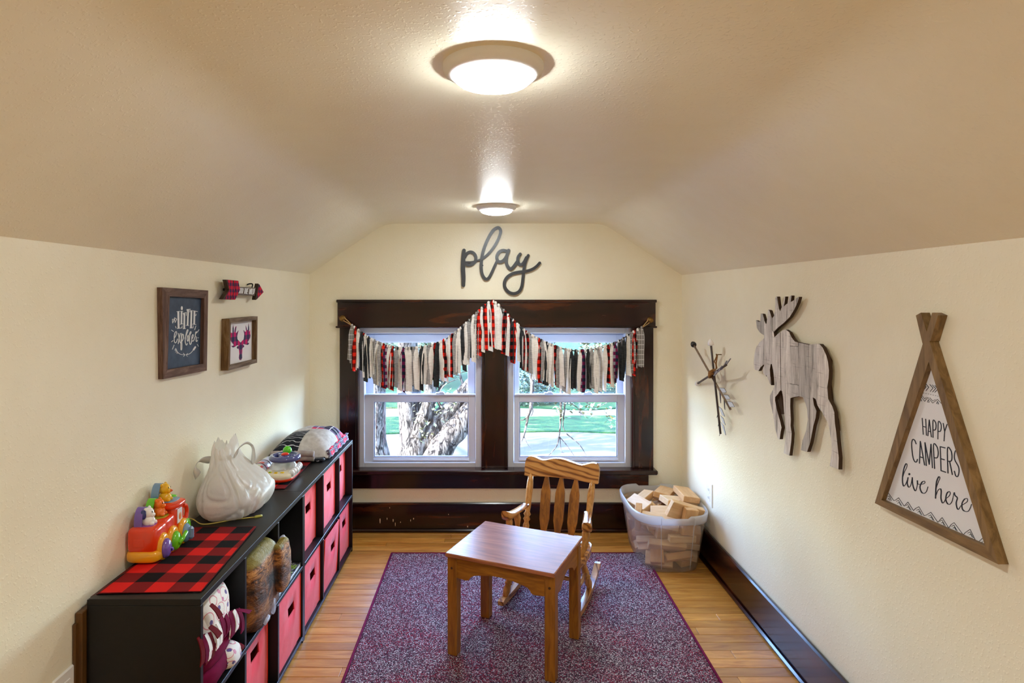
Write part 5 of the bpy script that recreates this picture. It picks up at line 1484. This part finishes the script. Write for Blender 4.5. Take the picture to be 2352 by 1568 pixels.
# ================================================================== plank moose
mo = thing('moose_cutout', 'grey weathered plank moose silhouette hanging on the wall', 'wall decor', onx(1835, 880, XR), 0, None, True)
XM = 1.146
KA, KB = (7.465, 1720, 670), (6.817, 1720, 860)
def a_(*pts): return [(KA[1] + u / KA[0], KA[2] + v / KA[0]) for u, v in pts]
def b_(*pts): return [(KB[1] + u / KB[0], KB[2] + v / KB[0]) for u, v in pts]
def pallet(seed, axis='Z'):
    t = NT('whitewashed pallet board %d' % seed)
    v = t.coord((9, 9, 1.0))
    oi = t.n('ShaderNodeObjectInfo')
    off = t.math('MULTIPLY', oi.outputs['Random'], 19.0)
    v = t.n('ShaderNodeVectorMath', {0: v, 1: t.n('ShaderNodeCombineXYZ', {0: off, 1: off, 2: off}).outputs[0]}, operation='ADD').outputs[0]
    n1 = t.noise(v, 6.0, 7.0, 0.72, 0.5)
    saw = t.noise(t.coord((3, 3, 60)), 4.0, 3.0, 0.6)
    col = t.ramp(n1, [(0.30, (92, 88, 86)), (0.44, (176, 170, 165)), (0.66, (214, 210, 205))])
    col = t.mix(t.ramp(saw, [(0.60, (0, 0, 0, 1)), (0.74, (0.55, 0.55, 0.55, 1))]), col, lin((92, 86, 84)))
    hv = t.n('ShaderNodeHueSaturation', {'Hue': 0.5, 'Saturation': 1.0, 'Value': t.math('ADD', t.math('MULTIPLY', oi.outputs['Random'], 0.60), 0.80), 'Color': col})
    t.set(color=hv.outputs[0], rough=0.75)
    t.bump(n1, 0.5, 0.002)
    return t.mat
M_pal = pallet(1)
M_cut = plain('dark brown sawn edge', (62, 42, 22), 0.8)
rp = random.Random(8)
def piece(px):
    P = [onx(x, y, XM) for x, y in px]
    c = sum((q for q in P), Vector()) / len(P)
    dd = rp.uniform(-0.0008, 0.0008)
    pl = [(c.y + (q.y - c.y) * 0.996, q.z) for q in P]
    MB().prism(pl, lambda y, z: (XM + dd, y, z), lambda y, z: (XM + 0.0125, y, z), 0, False, 1).build('plank', [M_pal, M_cut], mo)
piece(a_((262, 795), (185, 865), (140, 930), (115, 980), (95, 1080), (86, 1220), (98, 1330), (165, 1356), (205, 1290), (250, 1250), (262, 1250)))
piece(a_((118, 488), (150, 506), (175, 516), (196, 500), (203, 372), (235, 380), (262, 472), (262, 748), (220, 722), (180, 690), (135, 620)))
piece(a_((264, 482), (290, 545), (304, 545), (316, 460), (330, 308), (355, 320), (395, 445), (397, 655), (397, 1240), (380, 1235), (362, 1330), (372, 1450), (385, 1568)) + b_((345, 40), (353, 166), (330, 140), (275, 0)) + a_((300, 1450), (248, 1395), (240, 1310), (264, 1265)))
piece(a_((400, 450), (425, 420), (448, 330), (450, 105), (465, 80), (484, 82), (500, 200), (515, 290), (535, 332), (560, 270), (610, 82), (624, 80), (612, 180), (596, 252), (640, 212), (664, 200), (700, 80), (722, 62), (730, 70), (717, 172), (750, 158), (790, 130), (850, 85), (860, 90), (835, 180), (780, 300), (700, 430), (600, 530), (500, 610), (425, 686), (400, 652)))
piece(a_((400, 658), (428, 692), (440, 780), (490, 730), (535, 690)) + b_((498, 0), (503, 245), (480, 265), (460, 300), (415, 350), (412, 400), (440, 550), (490, 720), (515, 830), (500, 900), (485, 1010), (460, 1012), (415, 850), (382, 620), (379, 240), (396, 190), (412, 100), (410, 0)) + a_((455, 1560), (430, 1400), (399, 1250)))
piece(b_((376, 243), (352, 285), (334, 330), (332, 400), (345, 470), (378, 610)))
piece(a_((537, 688), (580, 655), (630, 648), (690, 692), (700, 712)) + b_((645, 0), (648, 370), (645, 500), (655, 700), (650, 800), (668, 920), (660, 1050), (632, 1268), (540, 1230), (570, 1000), (575, 880), (560, 700), (545, 560), (535, 380), (520, 270), (505, 245), (500, 0)))
piece(a_((702, 712), (740, 790), (790, 850), (842, 869), (846, 934), (702, 923)))
piece(a_((702, 929), (846, 940)) + b_((778, 0), (779, 163), (648, 141), (646, 0)))
piece(b_((648, 147), (780, 169), (784, 338), (690, 355), (648, 370)))
piece(a_((849, 870), (950, 889), (1025, 905)) + b_((942, 0), (950, 500), (952, 1090), (912, 1210), (815, 1183), (840, 1030), (895, 880), (925, 700), (912, 540), (885, 440), (850, 360), (830, 345), (785, 340), (779, 0)))
piece(a_((1028, 905), (1080, 899), (1157, 889)) + b_((1058, 0), (1062, 430), (1045, 382), (1000, 355), (1020, 480), (1060, 570), (1045, 680), (1010, 800), (975, 990), (955, 1083), (952, 500), (945, 0)))
piece(a_((1160, 889), (1215, 895), (1270, 960), (1330, 1090), (1360, 1200), (1376, 1350)) + b_((1250, 60), (1230, 200), (1245, 380), (1310, 500), (1340, 590), (1350, 760), (1370, 900), (1390, 1100), (1410, 1300), (1405, 1485), (1268, 1432), (1280, 1370), (1300, 1200), (1295, 1050), (1270, 880), (1230, 740), (1150, 590), (1075, 480), (1063, 440), (1059, 0)))
def batten(px):
    P = [onx(x, y, XM + 0.0126) for x, y in px]
    MB().prism([(q.y, q.z) for q in P], lambda y, z: (XM + 0.0126, y, z), lambda y, z: (XR - 0.0005, y, z)).build('back_batten', M_cut, mo)
batten(a_((420, 1180), (1352, 1180), (1358, 1330), (420, 1330)))
batten(a_((1180, 960), (1290, 1010), (1370, 1180)) + b_((1240, 160), (1270, 420), (1352, 700), (1372, 880), (1330, 880), (1290, 600), (1200, 460), (1100, 200)))
batten(b_((420, 30), (930, 60), (930, 240), (520, 235)))
batten(b_((450, 310), (500, 290), (545, 620), (500, 620)))
batten(a_((400, 480), (640, 250), (690, 300), (420, 600)))

# ================================================================== tent sign "HAPPY CAMPERS live here"
ts = thing('tent_sign', 'triangular wooden tent frame sign reading Happy Campers live here', 'sign', onx(2150, 1000, XR), 0, None, True)
def tz_(sc, ox, oy): return lambda *pts: [(ox + u / sc, oy + v / sc) for u, v in pts]
c2 = tz_(2.45, 1990, 690)
M_tfZ = wood('olive brown tent frame', (96, 70, 32), (154, 122, 76), 'Z', 7.0, 0.5, 8.0, 0.15)
M_tfY = wood('olive brown tent frame base', (96, 70, 32), (148, 116, 70), 'Y', 7.0, 0.5, 8.0, 0.15)
def bar(px, x0, x1, mt, nm):
    P = [onx(x, y, x0) for x, y in px]
    MB().prism([(q.y, q.z) for q in P], lambda y, z: (x0, y, z), lambda y, z: (x1, y, z)).build(nm, mt, ts)
bar(c2((278, 84), (306, 68), (356, 232), (742, 1484), (668, 1384), (350, 345), (314, 236)), 1.1475, XR - 0.0006, M_tfZ, 'frame_bar')
bar(c2((318, 240), (340, 290), (350, 345), (84, 1122), (47, 1139)), 1.1480, XR - 0.0006, M_tfZ, 'frame_bar')
bar(c2((338, 178), (370, 68), (403, 83), (360, 228), (350, 226)), 1.1470, XR - 0.0006, M_tfZ, 'frame_bar_tip')
bar(c2((47, 1139), (84, 1122), (668, 1384), (742, 1484)), 1.1478, XR - 0.0006, M_tfY, 'base_bar')
XT = 1.162
P = [onx(x, y, XT) for x, y in c2((352, 300), (60, 1136), (738, 1470))]
MB().prism([(q.y, q.z) for q in P], lambda y, z: (XT, y, z), lambda y, z: (XR - 0.001, y, z)).build('sign_panel', plain('white sign panel', (234, 234, 238), 0.6), ts)
M_ink = plain('navy black ink', (24, 28, 44), 0.6)
m = MB()
fa, fb = planeL(2.45, 1990, 690, XT + 0.0002, 0.0007)
word(m, 'HAPPY', [(314, 662), (455, 696), (320, 752), (448, 793)], 5.0, fa, fb, 0.36)
m.build('lettering', M_ink, ts); m = MB()
word(m, 'CAMPERS', [(250, 778), (524, 850), (262, 902), (524, 992)], 5.6, fa, fb, 0.30)
m.build('lettering', M_ink, ts); m = MB()
fa, fb = planeL(5.6, 2010, 1040, XT + 0.0002, 0.0007)
def K(pts, wd, n=6, pr=0.55):
    P = cr(pts, n)
    ws = []
    for k in range(len(P)):
        d = P[min(k + 1, len(P) - 1)] - P[max(k - 1, 0)]
        ws.append(wd * (1.25 if d.y > abs(d.x) * 0.6 else pr + 0.15))
    m.stroke(P, ws, fa, fb, 0, 8)
for st_ in ([(352, 335), (375, 255), (405, 192), (414, 152), (400, 138), (376, 190), (358, 280), (355, 370), (370, 425), (395, 400), (418, 345)], [(425, 318), (416, 390), (435, 440), (460, 415), (478, 330)], [(480, 318), (485, 400), (505, 465), (525, 485), (543, 420), (545, 352), (548, 395)], [(552, 402), (600, 402), (640, 388), (636, 362), (602, 380), (580, 440), (600, 503), (635, 518), (665, 490), (682, 435)],
            [(780, 560), (790, 450), (815, 375), (836, 322), (822, 305), (796, 360), (785, 450), (780, 580)], [(786, 545), (810, 482), (840, 460), (853, 490), (850, 580), (868, 640), (890, 630), (906, 598)], [(905, 592), (950, 557), (970, 520), (956, 495), (926, 520), (912, 590), (930, 645), (960, 660), (990, 628), (1004, 580)], [(1004, 575), (1018, 508), (1030, 545), (1060, 578), (1046, 640), (1055, 702), (1075, 725), (1098, 690)], [(1100, 682), (1150, 652), (1190, 620), (1186, 586), (1150, 596), (1120, 652), (1126, 720), (1160, 750), (1200, 748), (1226, 708), (1243, 660)]):
    K(st_, 12)
m.prism([(442 + 13 * math.cos(q), 272 + 15 * math.sin(q)) for q in [2 * PI * k / 12 for k in range(12)]], fa, fb)
m.build('lettering', M_ink, ts); m = MB()
ridge = [(172, 512), (240, 610), (265, 605), (305, 575), (375, 682), (425, 630), (495, 740), (525, 710), (565, 690), (632, 805), (665, 795), (720, 762), (808, 890), (865, 830), (950, 965), (980, 920), (1018, 895), (1135, 1050), (1165, 1020), (1225, 982), (1305, 1145), (1335, 1140), (1385, 1095)]
for k in range(len(ridge) - 1): m.stroke(ridge[k:k + 2], 5.5, fa, fb, 0, 6)
for x, y in ((305, 575), (425, 630), (565, 690), (720, 762), (865, 830), (1018, 895), (1225, 982)):
    for q in ([(x - 32, y + 48), (x - 2, y + 32), (x + 42, y + 108)], [(x - 14, y + 72), (x + 4, y + 58), (x + 26, y + 100)]):
        for k in range(2): m.stroke(q[k:k + 2], 4.5, fa, fb, 0, 6)
for q in ([(165, 560), (185, 552), (212, 612)], [(170, 592), (178, 582), (192, 608)], [(1350, 1175), (1385, 1140)], [(1375, 1185), (1405, 1160)]):
    for k in range(len(q) - 1): m.stroke(q[k:k + 2], 4.5, fa, fb, 0, 6)
m.build('mountain_border', M_ink, ts, kind='stuff'); m = MB()
fa, fb = planeL(7.84, 2080, 860, XT + 0.0002, 0.0007)
for q in ([(292, 185), (330, 216), (276, 270)], [(322, 158), (375, 220), (326, 280)], [(368, 166), (420, 229), (372, 290)], [(440, 178), (498, 240), (448, 303)], [(486, 186), (545, 252), (490, 312)], [(530, 195), (583, 262), (532, 318)]):
    for k in range(2): m.stroke(q[k:k + 2], 9, fa, fb, 0, 6)
for k in range(8):
    x, y = 285 + 43 * k, 322 + 9.4 * k
    m.stroke([(x - 6, y - 1), (x + 6, y + 1)], 7, fa, fb, 0, 6)
for q in ([(215, 462), (270, 376), (348, 482), (405, 412), (492, 513), (578, 446), (648, 520)], [(300, 380), (350, 438), (378, 408)], [(440, 415), (490, 475), (540, 450)], [(275, 430), (255, 468), (295, 475), (275, 430)], [(412, 450), (395, 495), (430, 498), (412, 450)], [(578, 482), (560, 520), (600, 530), (578, 482)]):
    for k in range(len(q) - 1): m.stroke(q[k:k + 2], 6, fa, fb, 0, 6)
m.build('chevron_border', M_ink, ts, kind='stuff')

# ================================================================== rag garland
for lab, px, py in (('round brass knob on the window header above the shelves', 787, 731), ('round brass knob on the window header above the block tub', 1493, 735)):
    p = at(px, py, 3.70)
    k = thing('brass_knob', lab, 'knob', (p.x, 3.70, p.z))
    T = Matrix.Rotation(PI / 2, 4, 'X')
    MB().lathe([(0.018, 0), (0.019, 0.003), (0.016, 0.005), (0.006, 0.006), (0.006, 0.016), (0.013, 0.019), (0.015, 0.024), (0.012, 0.029), (0.003, 0.031)], 24, T).build('knob_body', M_brass, k)
ga = thing('rag_garland', 'swagged garland of knotted grey, white, charcoal and buffalo check rag strips over the window', 'garland', at(1130, 700, 3.66), 0, None, True)
YG = 3.668
LP = [(808, 747), (828, 762), (850, 777), (880, 791), (912, 799), (950, 799), (990, 793), (1020, 781), (1048, 762), (1075, 738), (1100, 714), (1119, 697), (1130, 691)]
RP = [(1130, 691), (1142, 698), (1160, 716), (1178, 735), (1200, 755), (1225, 772), (1255, 787), (1290, 800), (1330, 806), (1370, 801), (1400, 793), (1425, 781), (1448, 766), (1474, 752)]
def yg(p): return YG + (0.012 if p.y < 752 else 0.0)
sp_ = [at(p.x, p.y, YG) for p in cr(LP, 6)] + [at(p.x, p.y, YG) for p in cr(RP, 6)[1:]]
M_jute = plain('jute twine', (186, 150, 100), 0.85)
MB().tube(sp_, 0.0036, 8).build('twine', plain('grey cord', (96, 92, 90), 0.9), ga)
for (kx, ky), (ex, ey) in (((787, 731), (808, 747)), ((1493, 735), (1474, 752))):
    k0, e0 = at(kx, ky, 3.688), at(ex, ey, YG)
    dv = (e0 - k0).normalized(); nv = Vector((-dv.z, 0, dv.x))
    lp_ = [e0, e0.lerp(k0, 0.5) + nv * 0.007, k0 + nv * 0.0085, k0 - dv * 0.0085, k0 - nv * 0.0085, e0.lerp(k0, 0.5) - nv * 0.004, e0]
    MB().tube(cr(lp_, 5), 0.0028, 7).ell(e0, (0.009, 0.008, 0.008), 12, 8).build('jute_loop', M_jute, ga)
def dotted():
    t = NT('grey cloth with white grid')
    v = t.coord(); x = t.sep(v)
    def ln(i, s): 
        q = t.math('FLOORED_MODULO', t.math('DIVIDE', x[i], s), 1.0)
        return t.math('LESS_THAN', q, 0.12)
    f = t.math('MAXIMUM', ln(0, 0.014), ln(2, 0.030))
    t.set(color=t.mix(t.math('MULTIPLY', f, 0.8), lin((136, 132, 128)), lin((228, 226, 224))), rough=0.9, spec=0.1)
    return t.mat
def slub(name, a, b):
    t = NT(name)
    n_ = t.noise(t.coord((14, 14, 120)), 3.0, 3.0)
    t.set(color=t.ramp(n_, [(0.35, a), (0.6, b)]), rough=0.92, spec=0.1)
    t.bump(n_, 0.4, 0.002)
    return t.mat
GM = {'w': slub('cream slub rag', (226, 221, 214), (246, 243, 238)), 'g': dotted(), 'k': slub('charcoal rag', (40, 42, 44), (62, 64, 66)), 'd': slub('mid grey rag', (132, 130, 130), (172, 170, 168)),
      'r': plaid('buffalo check rag', 0.044, [(236, 44, 24), (124, 22, 18), (20, 18, 20)], (0, 2), 0.9), 'n': plaid('navy magenta check rag', 0.040, [(150, 150, 164), (110, 30, 74), (34, 42, 64)], (0, 2), 0.9), 'y': slub('white rag', (226, 226, 228), (244, 244, 246))}
TP = cr([Vector((p)) for p in LP], 10) + cr([Vector(p) for p in RP], 10)[1:]
def sy(px):
    for a, b in zip(TP, TP[1:]):
        if a.x <= px <= b.x: return a.y + (b.y - a.y) * (px - a.x) / max(1e-6, b.x - a.x)
    return TP[0].y if px < TP[0].x else TP[-1].y
rg_ = random.Random(21)
def ragtail(m, px, L, wd, off, lean, fold, dy):
    c = at(px, sy(px), YG)
    ph = rg_.uniform(0, 6.28)
    tw_ = rg_.uniform(-0.9, 0.9)
    nv = 9
    def f(u, v):
        k = min(1, v / 0.22)
        w_ = wd * (0.42 + 0.58 * k ** 0.7) * (1 + 0.12 * math.sin(5 * v + ph))
        s = (u - 0.5) * w_
        ang = tw_ * v + 0.3 * math.sin(3 * v + ph)
        z = c.z - 0.004 - L * v - (0.010 * (u - 0.5) if v > 0.95 else 0)
        yb = c.y + dy - 0.010 * math.sin(PI * min(1, v * 1.6)) + s * math.sin(ang) * 0.8 + fold * (abs(u - 0.5) - 0.25) * 0.04 * k
        if z > 1.243: yb = min(yb, 3.686)
        return (c.x + off * (0.3 + 0.7 * v) + lean * v + s * math.cos(ang), yb, z)
    m.grid(3, nv, f, 0, True, (0, 0.0012, 0))
def rag(px, kind, front=True):
    m = MB()
    t = abs(px - 1130)
    base = 92 if t > 60 else 104 - 0.2 * t
    L = (base + rg_.uniform(-9, 8)) * 3.668 / F
    if not front: L *= rg_.uniform(0.80, 1.02)
    wd = rg_.uniform(0.026, 0.036) if kind != 'y' else 0.024
    dy = -0.008 if front else 0.006
    ragtail(m, px, L, wd, rg_.uniform(-0.007, 0.007), rg_.uniform(-0.010, 0.010), rg_.uniform(-1, 1), dy)
    if front and rg_.random() < 0.6: ragtail(m, px, L * rg_.uniform(0.82, 1.0), wd * 0.85, rg_.uniform(-0.014, 0.014), rg_.uniform(-0.012, 0.012), rg_.uniform(-1, 1), dy + 0.010)
    c = at(px, sy(px), YG)
    m.ell((c.x, c.y - 0.002, c.z - 0.001), (0.0085, 0.0105, 0.0115), 10, 8)
    m.build('fabric_strip', GM[kind], ga, recalc=False)
LS = [(165, 'g'), (195, 'r'), (215, 'w'), (245, 'k'), (268, 'w'), (292, 'k'), (318, 'w'), (342, 'd'), (366, 'w'), (390, 'd'), (412, 'r'), (436, 'n'), (458, 'w'), (485, 'r'), (515, 'd'), (540, 'w'), (565, 'n'), (592, 'w'), (620, 'w'), (645, 'd'), (668, 'w'), (710, 'k'), (735, 'w'), (765, 'd'), (790, 'w'), (835, 'k'), (862, 'w'), (885, 'r'), (928, 'w'), (950, 'r'), (976, 'd'), (1000, 'w'), (1028, 'k'), (1058, 'w'), (1082, 'd'), (1112, 'w'), (1140, 'g'), (1160, 'r'), (1182, 'w'), (1206, 'r'), (1234, 'w'), (1262, 'r')]
RS_ = [(62, 'w'), (88, 'w'), (138, 'r'), (160, 'w'), (192, 'k'), (210, 'r'), (232, 'w'), (268, 'k'), (285, 'w'), (305, 'r'), (325, 'd'), (358, 'w'), (382, 'w'), (402, 'r'), (426, 'd'), (446, 'w'), (464, 'k'), (490, 'w'), (508, 'w'), (530, 'r'), (550, 'd'), (572, 'w'), (610, 'd'), (632, 'w'), (655, 'k'), (688, 'k'), (722, 'w'), (745, 'n'), (785, 'k'), (815, 'd'), (842, 'w'), (866, 'd'), (888, 'y'), (918, 'w'), (945, 'r'), (972, 'w'), (998, 'n'), (1028, 'k'), (1062, 'k'), (1098, 'w'), (1125, 'g'), (1150, 'r'), (1180, 'g'), (1206, 'g')]
allr = [(760 + u / 3.4075, k) for u, k in LS] + [(1120 + u / 3.41, k) for u, k in RS_]
for px, k in allr: rag(px, k)
bk_ = 'wydkwgydwkydwyr'
for i in range(60):
    px = 813 + (1466 - 813) * i / 59
    rag(px + rg_.uniform(-2, 2), bk_[(i * 7) % len(bk_)], False)

# ================================================================== clear tub of wooden blocks
tub = thing('storage_tub', 'clear plastic storage tub heaped with wooden blocks in the corner', 'storage tub', (0.955, 3.39, 0.0))
def sring(z, rx, ry, e=0.55, n=56):
    g = lambda q: math.copysign(abs(q) ** e, q)
    return [(rx * g(math.cos(2 * PI * j / n)), ry * g(math.sin(2 * PI * j / n)), z) for j in range(n)]
M_tub = seethrough('milky clear tub plastic', (238, 239, 242), 0.27, 0.12, 0.05, 0.5)
M_tubr = seethrough('frosted tub rim plastic', (240, 240, 242), 0.66, 0.25, 0.06, 0.5)
sec = [(0.0012, 0.140, 0.222), (0.004, 0.152, 0.232), (0.02, 0.158, 0.238), (0.06, 0.164, 0.243), (0.14, 0.176, 0.254), (0.22, 0.187, 0.264), (0.262, 0.1925, 0.2685)]
MB().rings([sring(*s_) for s_ in sec], False).build('tub_wall', M_tub, tub)
m = MB(); m.v = list(sring(0.0012, 0.140, 0.222)); m.f = [tuple(range(56))]; m.m = [0]; m.s = [False]
m.build('tub_base', M_tub, tub)
def rimz(x, y):                                     # dip in the middle of both long-axis ends
    return -0.012 if (abs(x) < 0.062 and abs(y) > 0.2) else 0.0
rr_ = [(0.262, 0.1925, 0.2685), (0.262, 0.202, 0.278), (0.300, 0.206, 0.282), (0.307, 0.203, 0.279), (0.307, 0.198, 0.274), (0.302, 0.1955, 0.2715), (0.262, 0.1925, 0.2685)]
rings = []
for k, (z, rx, ry) in enumerate(rr_):
    q = sring(z, rx, ry, 0.55, 112)
    rings.append([(x, y, zz + (rimz(x, y) if zz > 0.29 else 0)) for x, y, zz in q])
MB().rings(rings, False).build('rim', M_tubr, tub)
m = MB()
for x0, sgn in ((-0.078, -1), (0.092, -1), (-0.085, 1), (0.085, 1)):
    m.tube([(x0 * (0.86 + 0.14 * z / 0.262), sgn * (ry + 0.0005), z) for z, rx, ry in sec[2:]], 0.0016, 6)
    m.box((x0 - 0.001, sgn * 0.2805 - 0.003, 0.262), (x0 + 0.001, sgn * 0.2805 + 0.003, 0.300))
m.build('moulded_rib', M_tubr, tub)
BLOCKS = [
    ('plank', 0.9612, 3.43, 0.0204, 0.63, 0.0, -0.0, 0.776),
    ('half', 0.8815, 3.5475, 0.0219, 0.0, 0.927, -0.374, 0.0),
    ('pillar', 1.0345, 3.4833, 0.0219, 0.71, 0.0, 0.0, 0.704),
    ('long', 0.88, 3.3751, 0.0363, 0.557, -0.14, -0.2, 0.794),
    ('unit', 1.0149, 3.2775, 0.0387, 0.561, 0.085, -0.081, 0.82),
    ('unit', 0.8953, 3.2232, 0.0423, 0.892, 0.418, -0.072, -0.153),
    ('half', 0.96, 3.3748, 0.0539, 0.0, -0.581, -0.814, -0.0),
    ('plank', 0.9411, 3.5687, 0.0563, 0.033, -0.011, -0.036, -0.999),
    ('half', 0.8394, 3.3798, 0.0564, 0.967, 0.099, -0.224, -0.067),
    ('pillar', 1.0682, 3.5514, 0.0652, 0.304, -0.723, 0.591, 0.189),
    ('half', 0.8792, 3.2014, 0.0668, 0.714, 0.23, -0.362, 0.553),
    ('unit', 1.0324, 3.2487, 0.0671, 0.161, 0.042, -0.109, 0.98),
    ('half', 0.8476, 3.2926, 0.0691, 0.015, 0.343, 0.863, -0.371),
    ('pillar', 0.9867, 3.181, 0.0765, 0.905, 0.421, -0.047, 0.048),
    ('unit', 0.9043, 3.4481, 0.0785, 0.985, -0.044, 0.165, 0.03),
    ('pillar', 1.0128, 3.4215, 0.0796, 0.129, 0.18, 0.074, 0.972),
    ('unit', 1.0424, 3.4908, 0.0814, 0.994, -0.025, -0.097, 0.041),
    ('plank', 1.0198, 3.3442, 0.0886, 0.035, 0.028, -0.114, 0.992),
    ('unit', 0.8976, 3.5777, 0.0901, 0.128, -0.015, -0.035, -0.991),
    ('pillar', 0.8578, 3.3729, 0.1064, 0.294, 0.065, -0.125, 0.945),
    ('unit', 0.87, 3.2956, 0.1077, 0.284, 0.01, 0.371, 0.884),
    ('unit', 1.0024, 3.5222, 0.1082, 0.993, -0.044, -0.095, 0.059),
    ('pillar', 1.0509, 3.4317, 0.113, 0.753, -0.597, 0.236, -0.141),
    ('half', 0.8937, 3.5132, 0.1171, 0.694, 0.297, -0.09, 0.65),
    ('unit', 1.0461, 3.3331, 0.1191, 0.989, 0.112, 0.035, -0.092),
    ('unit', 0.807, 3.4758, 0.1204, 0.09, -0.751, -0.064, 0.651),
    ('plank', 0.9297, 3.2039, 0.1227, 0.939, -0.335, 0.044, -0.065),
    ('unit', 0.9144, 3.5917, 0.1248, 0.051, -0.013, -0.047, -0.998),
    ('unit', 0.8714, 3.3506, 0.1358, 0.116, 0.041, -0.135, 0.983),
    ('unit', 1.0793, 3.2678, 0.1363, 0.754, 0.138, -0.099, 0.634),
    ('half', 0.93, 3.3973, 0.1473, 0.634, -0.222, 0.396, 0.626),
    ('half', 1.0045, 3.4273, 0.1515, 0.376, 0.08, -0.102, 0.918),
    ('unit', 1.0889, 3.4668, 0.152, 0.693, 0.102, -0.02, 0.713),
    ('plank', 1.0074, 3.3187, 0.1544, 0.755, 0.13, -0.093, 0.636),
    ('plank', 0.9556, 3.5442, 0.1593, 0.901, 0.306, 0.039, 0.304),
    ('pillar', 0.8934, 3.327, 0.1643, 0.93, 0.121, 0.071, -0.341),
    ('unit', 0.9734, 3.502, 0.1675, 0.913, 0.305, 0.051, 0.268),
    ('half', 1.0916, 3.2181, 0.174, 0.666, 0.206, 0.716, 0.029),
    ('pillar', 0.9974, 3.1622, 0.178, 0.063, -0.997, -0.043, 0.014),
    ('half', 0.9932, 3.2017, 0.1793, 0.581, 0.796, 0.157, -0.067),
    ('unit', 1.0569, 3.4402, 0.187, 0.992, 0.081, 0.065, -0.075),
    ('plank', 0.9748, 3.2313, 0.1948, 0.034, -0.052, 0.813, -0.579),
    ('pillar', 0.9122, 3.4558, 0.1998, 0.013, -0.052, -0.918, 0.393),
    ('unit', 1.0568, 3.2877, 0.1999, 0.576, 0.805, 0.074, 0.12),
    ('unit', 1.0498, 3.3431, 0.2004, 0.976, 0.163, -0.035, 0.137),
    ('unit', 0.9218, 3.2953, 0.2035, 0.957, 0.172, -0.149, 0.18),
    ('unit', 1.0279, 3.5916, 0.21, 0.203, -0.217, -0.924, -0.241),
    ('plank', 0.9157, 3.5502, 0.2116, 0.285, -0.111, 0.015, 0.952),
    ('unit', 0.9375, 3.3928, 0.2174, 0.23, 0.541, 0.717, -0.374),
    ('half', 0.8155, 3.4111, 0.222, 0.543, -0.433, -0.028, 0.719),
    ('unit', 0.8681, 3.4013, 0.2276, 0.069, -0.379, 0.21, 0.899),
    ('half', 0.8508, 3.5957, 0.2282, 0.489, -0.112, -0.011, 0.865),
    ('unit', 1.0533, 3.4705, 0.2288, 0.07, 0.635, -0.769, -0.033),
    ('unit', 0.8478, 3.5089, 0.2317, 0.059, -0.143, -0.029, 0.988),
    ('plank', 0.9274, 3.2769, 0.2352, 0.039, 0.125, 0.184, -0.974),
    ('unit', 0.8035, 3.2954, 0.24, 0.275, -0.693, -0.058, 0.664),
    ('plank', 0.8935, 3.2005, 0.2547, 0.143, 0.032, -0.106, 0.983),
    ('plank', 1.0443, 3.5041, 0.2628, 0.396, 0.061, 0.047, 0.915),
    ('unit', 1.0295, 3.1534, 0.2682, 0.469, 0.448, 0.598, -0.471),
    ('unit', 0.9358, 3.2724, 0.2727, 0.144, -0.088, -0.204, 0.964),
    ('unit', 0.8757, 3.4892, 0.2766, 0.933, -0.014, -0.15, 0.327),
    ('unit', 1.0674, 3.258, 0.2819, 0.926, 0.273, 0.254, 0.047),
    ('unit', 0.8316, 3.3811, 0.2834, 0.078, 0.502, 0.833, 0.222),
    ('pillar', 1.1182, 3.5201, 0.285, 0.657, 0.043, 0.063, 0.75),
    ('plank', 1.0082, 3.5158, 0.3001, 0.85, 0.023, 0.073, 0.521),
    ('plank', 1.0404, 3.3632, 0.3008, 0.986, 0.015, 0.09, 0.143),
    ('plank', 1.0213, 3.1888, 0.3049, 0.779, -0.598, 0.066, 0.175),
    ('plank', 1.0994, 3.4136, 0.3242, 0.702, 0.054, 0.05, 0.708),
]
TOPLAB = {55: 'maple block on its narrow edge inside the tub wall facing the chair',
          56: 'wide flat maple block lying just inside the near tub rim',
          58: 'maple block standing on end at the notch of the near tub rim',
          59: 'maple block lying level in the middle of the tub heap',
          60: 'maple block lying behind the pale tilted one at the chair side of the tub',
          61: 'maple block half hidden behind the wide leaning one in the tub',
          62: 'pale maple block tilted over the tub rim edge facing the chair',
          64: 'wide maple block at the back of the tub heap, nearest the window trim',
          65: 'wide flat maple block lying level in the heap under the tilted highest one',
          66: 'wide maple block leaning up beside the notch of the near tub rim',
          67: 'wide maple block tilted against the wall side of the tub rim, highest of the heap'}
M_maple = [wood('pale maple block %d' % k, a, b, 'X', 6.0, 0.55, 6.0, 0.1) for k, (a, b) in enumerate((((206, 160, 104), (230, 190, 138)), ((196, 146, 90), (222, 176, 122)), ((216, 176, 126), (236, 204, 160))))]
BK = {'unit': (.14, .07, .035), 'half': (.07, .07, .035), 'plank': (.19, .09, .032), 'long': (.25, .07, .035), 'pillar': (.14, .035, .035)}
BW = {'unit': 'brick shaped', 'half': 'short square', 'plank': 'wide flat', 'long': 'long', 'pillar': 'slim square'}
from mathutils import Quaternion
cache = {}
cnt = 0
for row in BLOCKS:
    k, x, y_, z, qw, qx, qy, qz = row
    mi = cnt % 3
    if (k, mi) not in cache:
        d = BK[k]
        o = MB().box([-q / 2 for q in d], [q / 2 for q in d], bev=0.0025).build('wooden_block', M_maple[mi])
        cache[(k, mi)] = o.data
    else:
        o = bpy.data.objects.new('wooden_block', cache[(k, mi)]); COL.objects.link(o)
    o.location = (x, y_, z)
    o.rotation_mode = 'QUATERNION'
    o.rotation_quaternion = Quaternion((qw, qx, qy, qz))
    tag(o, TOPLAB.get(cnt, '%s maple block buried inside the clear plastic tub' % BW[k]), 'block', 'wooden blocks in the clear tub')
    cnt += 1
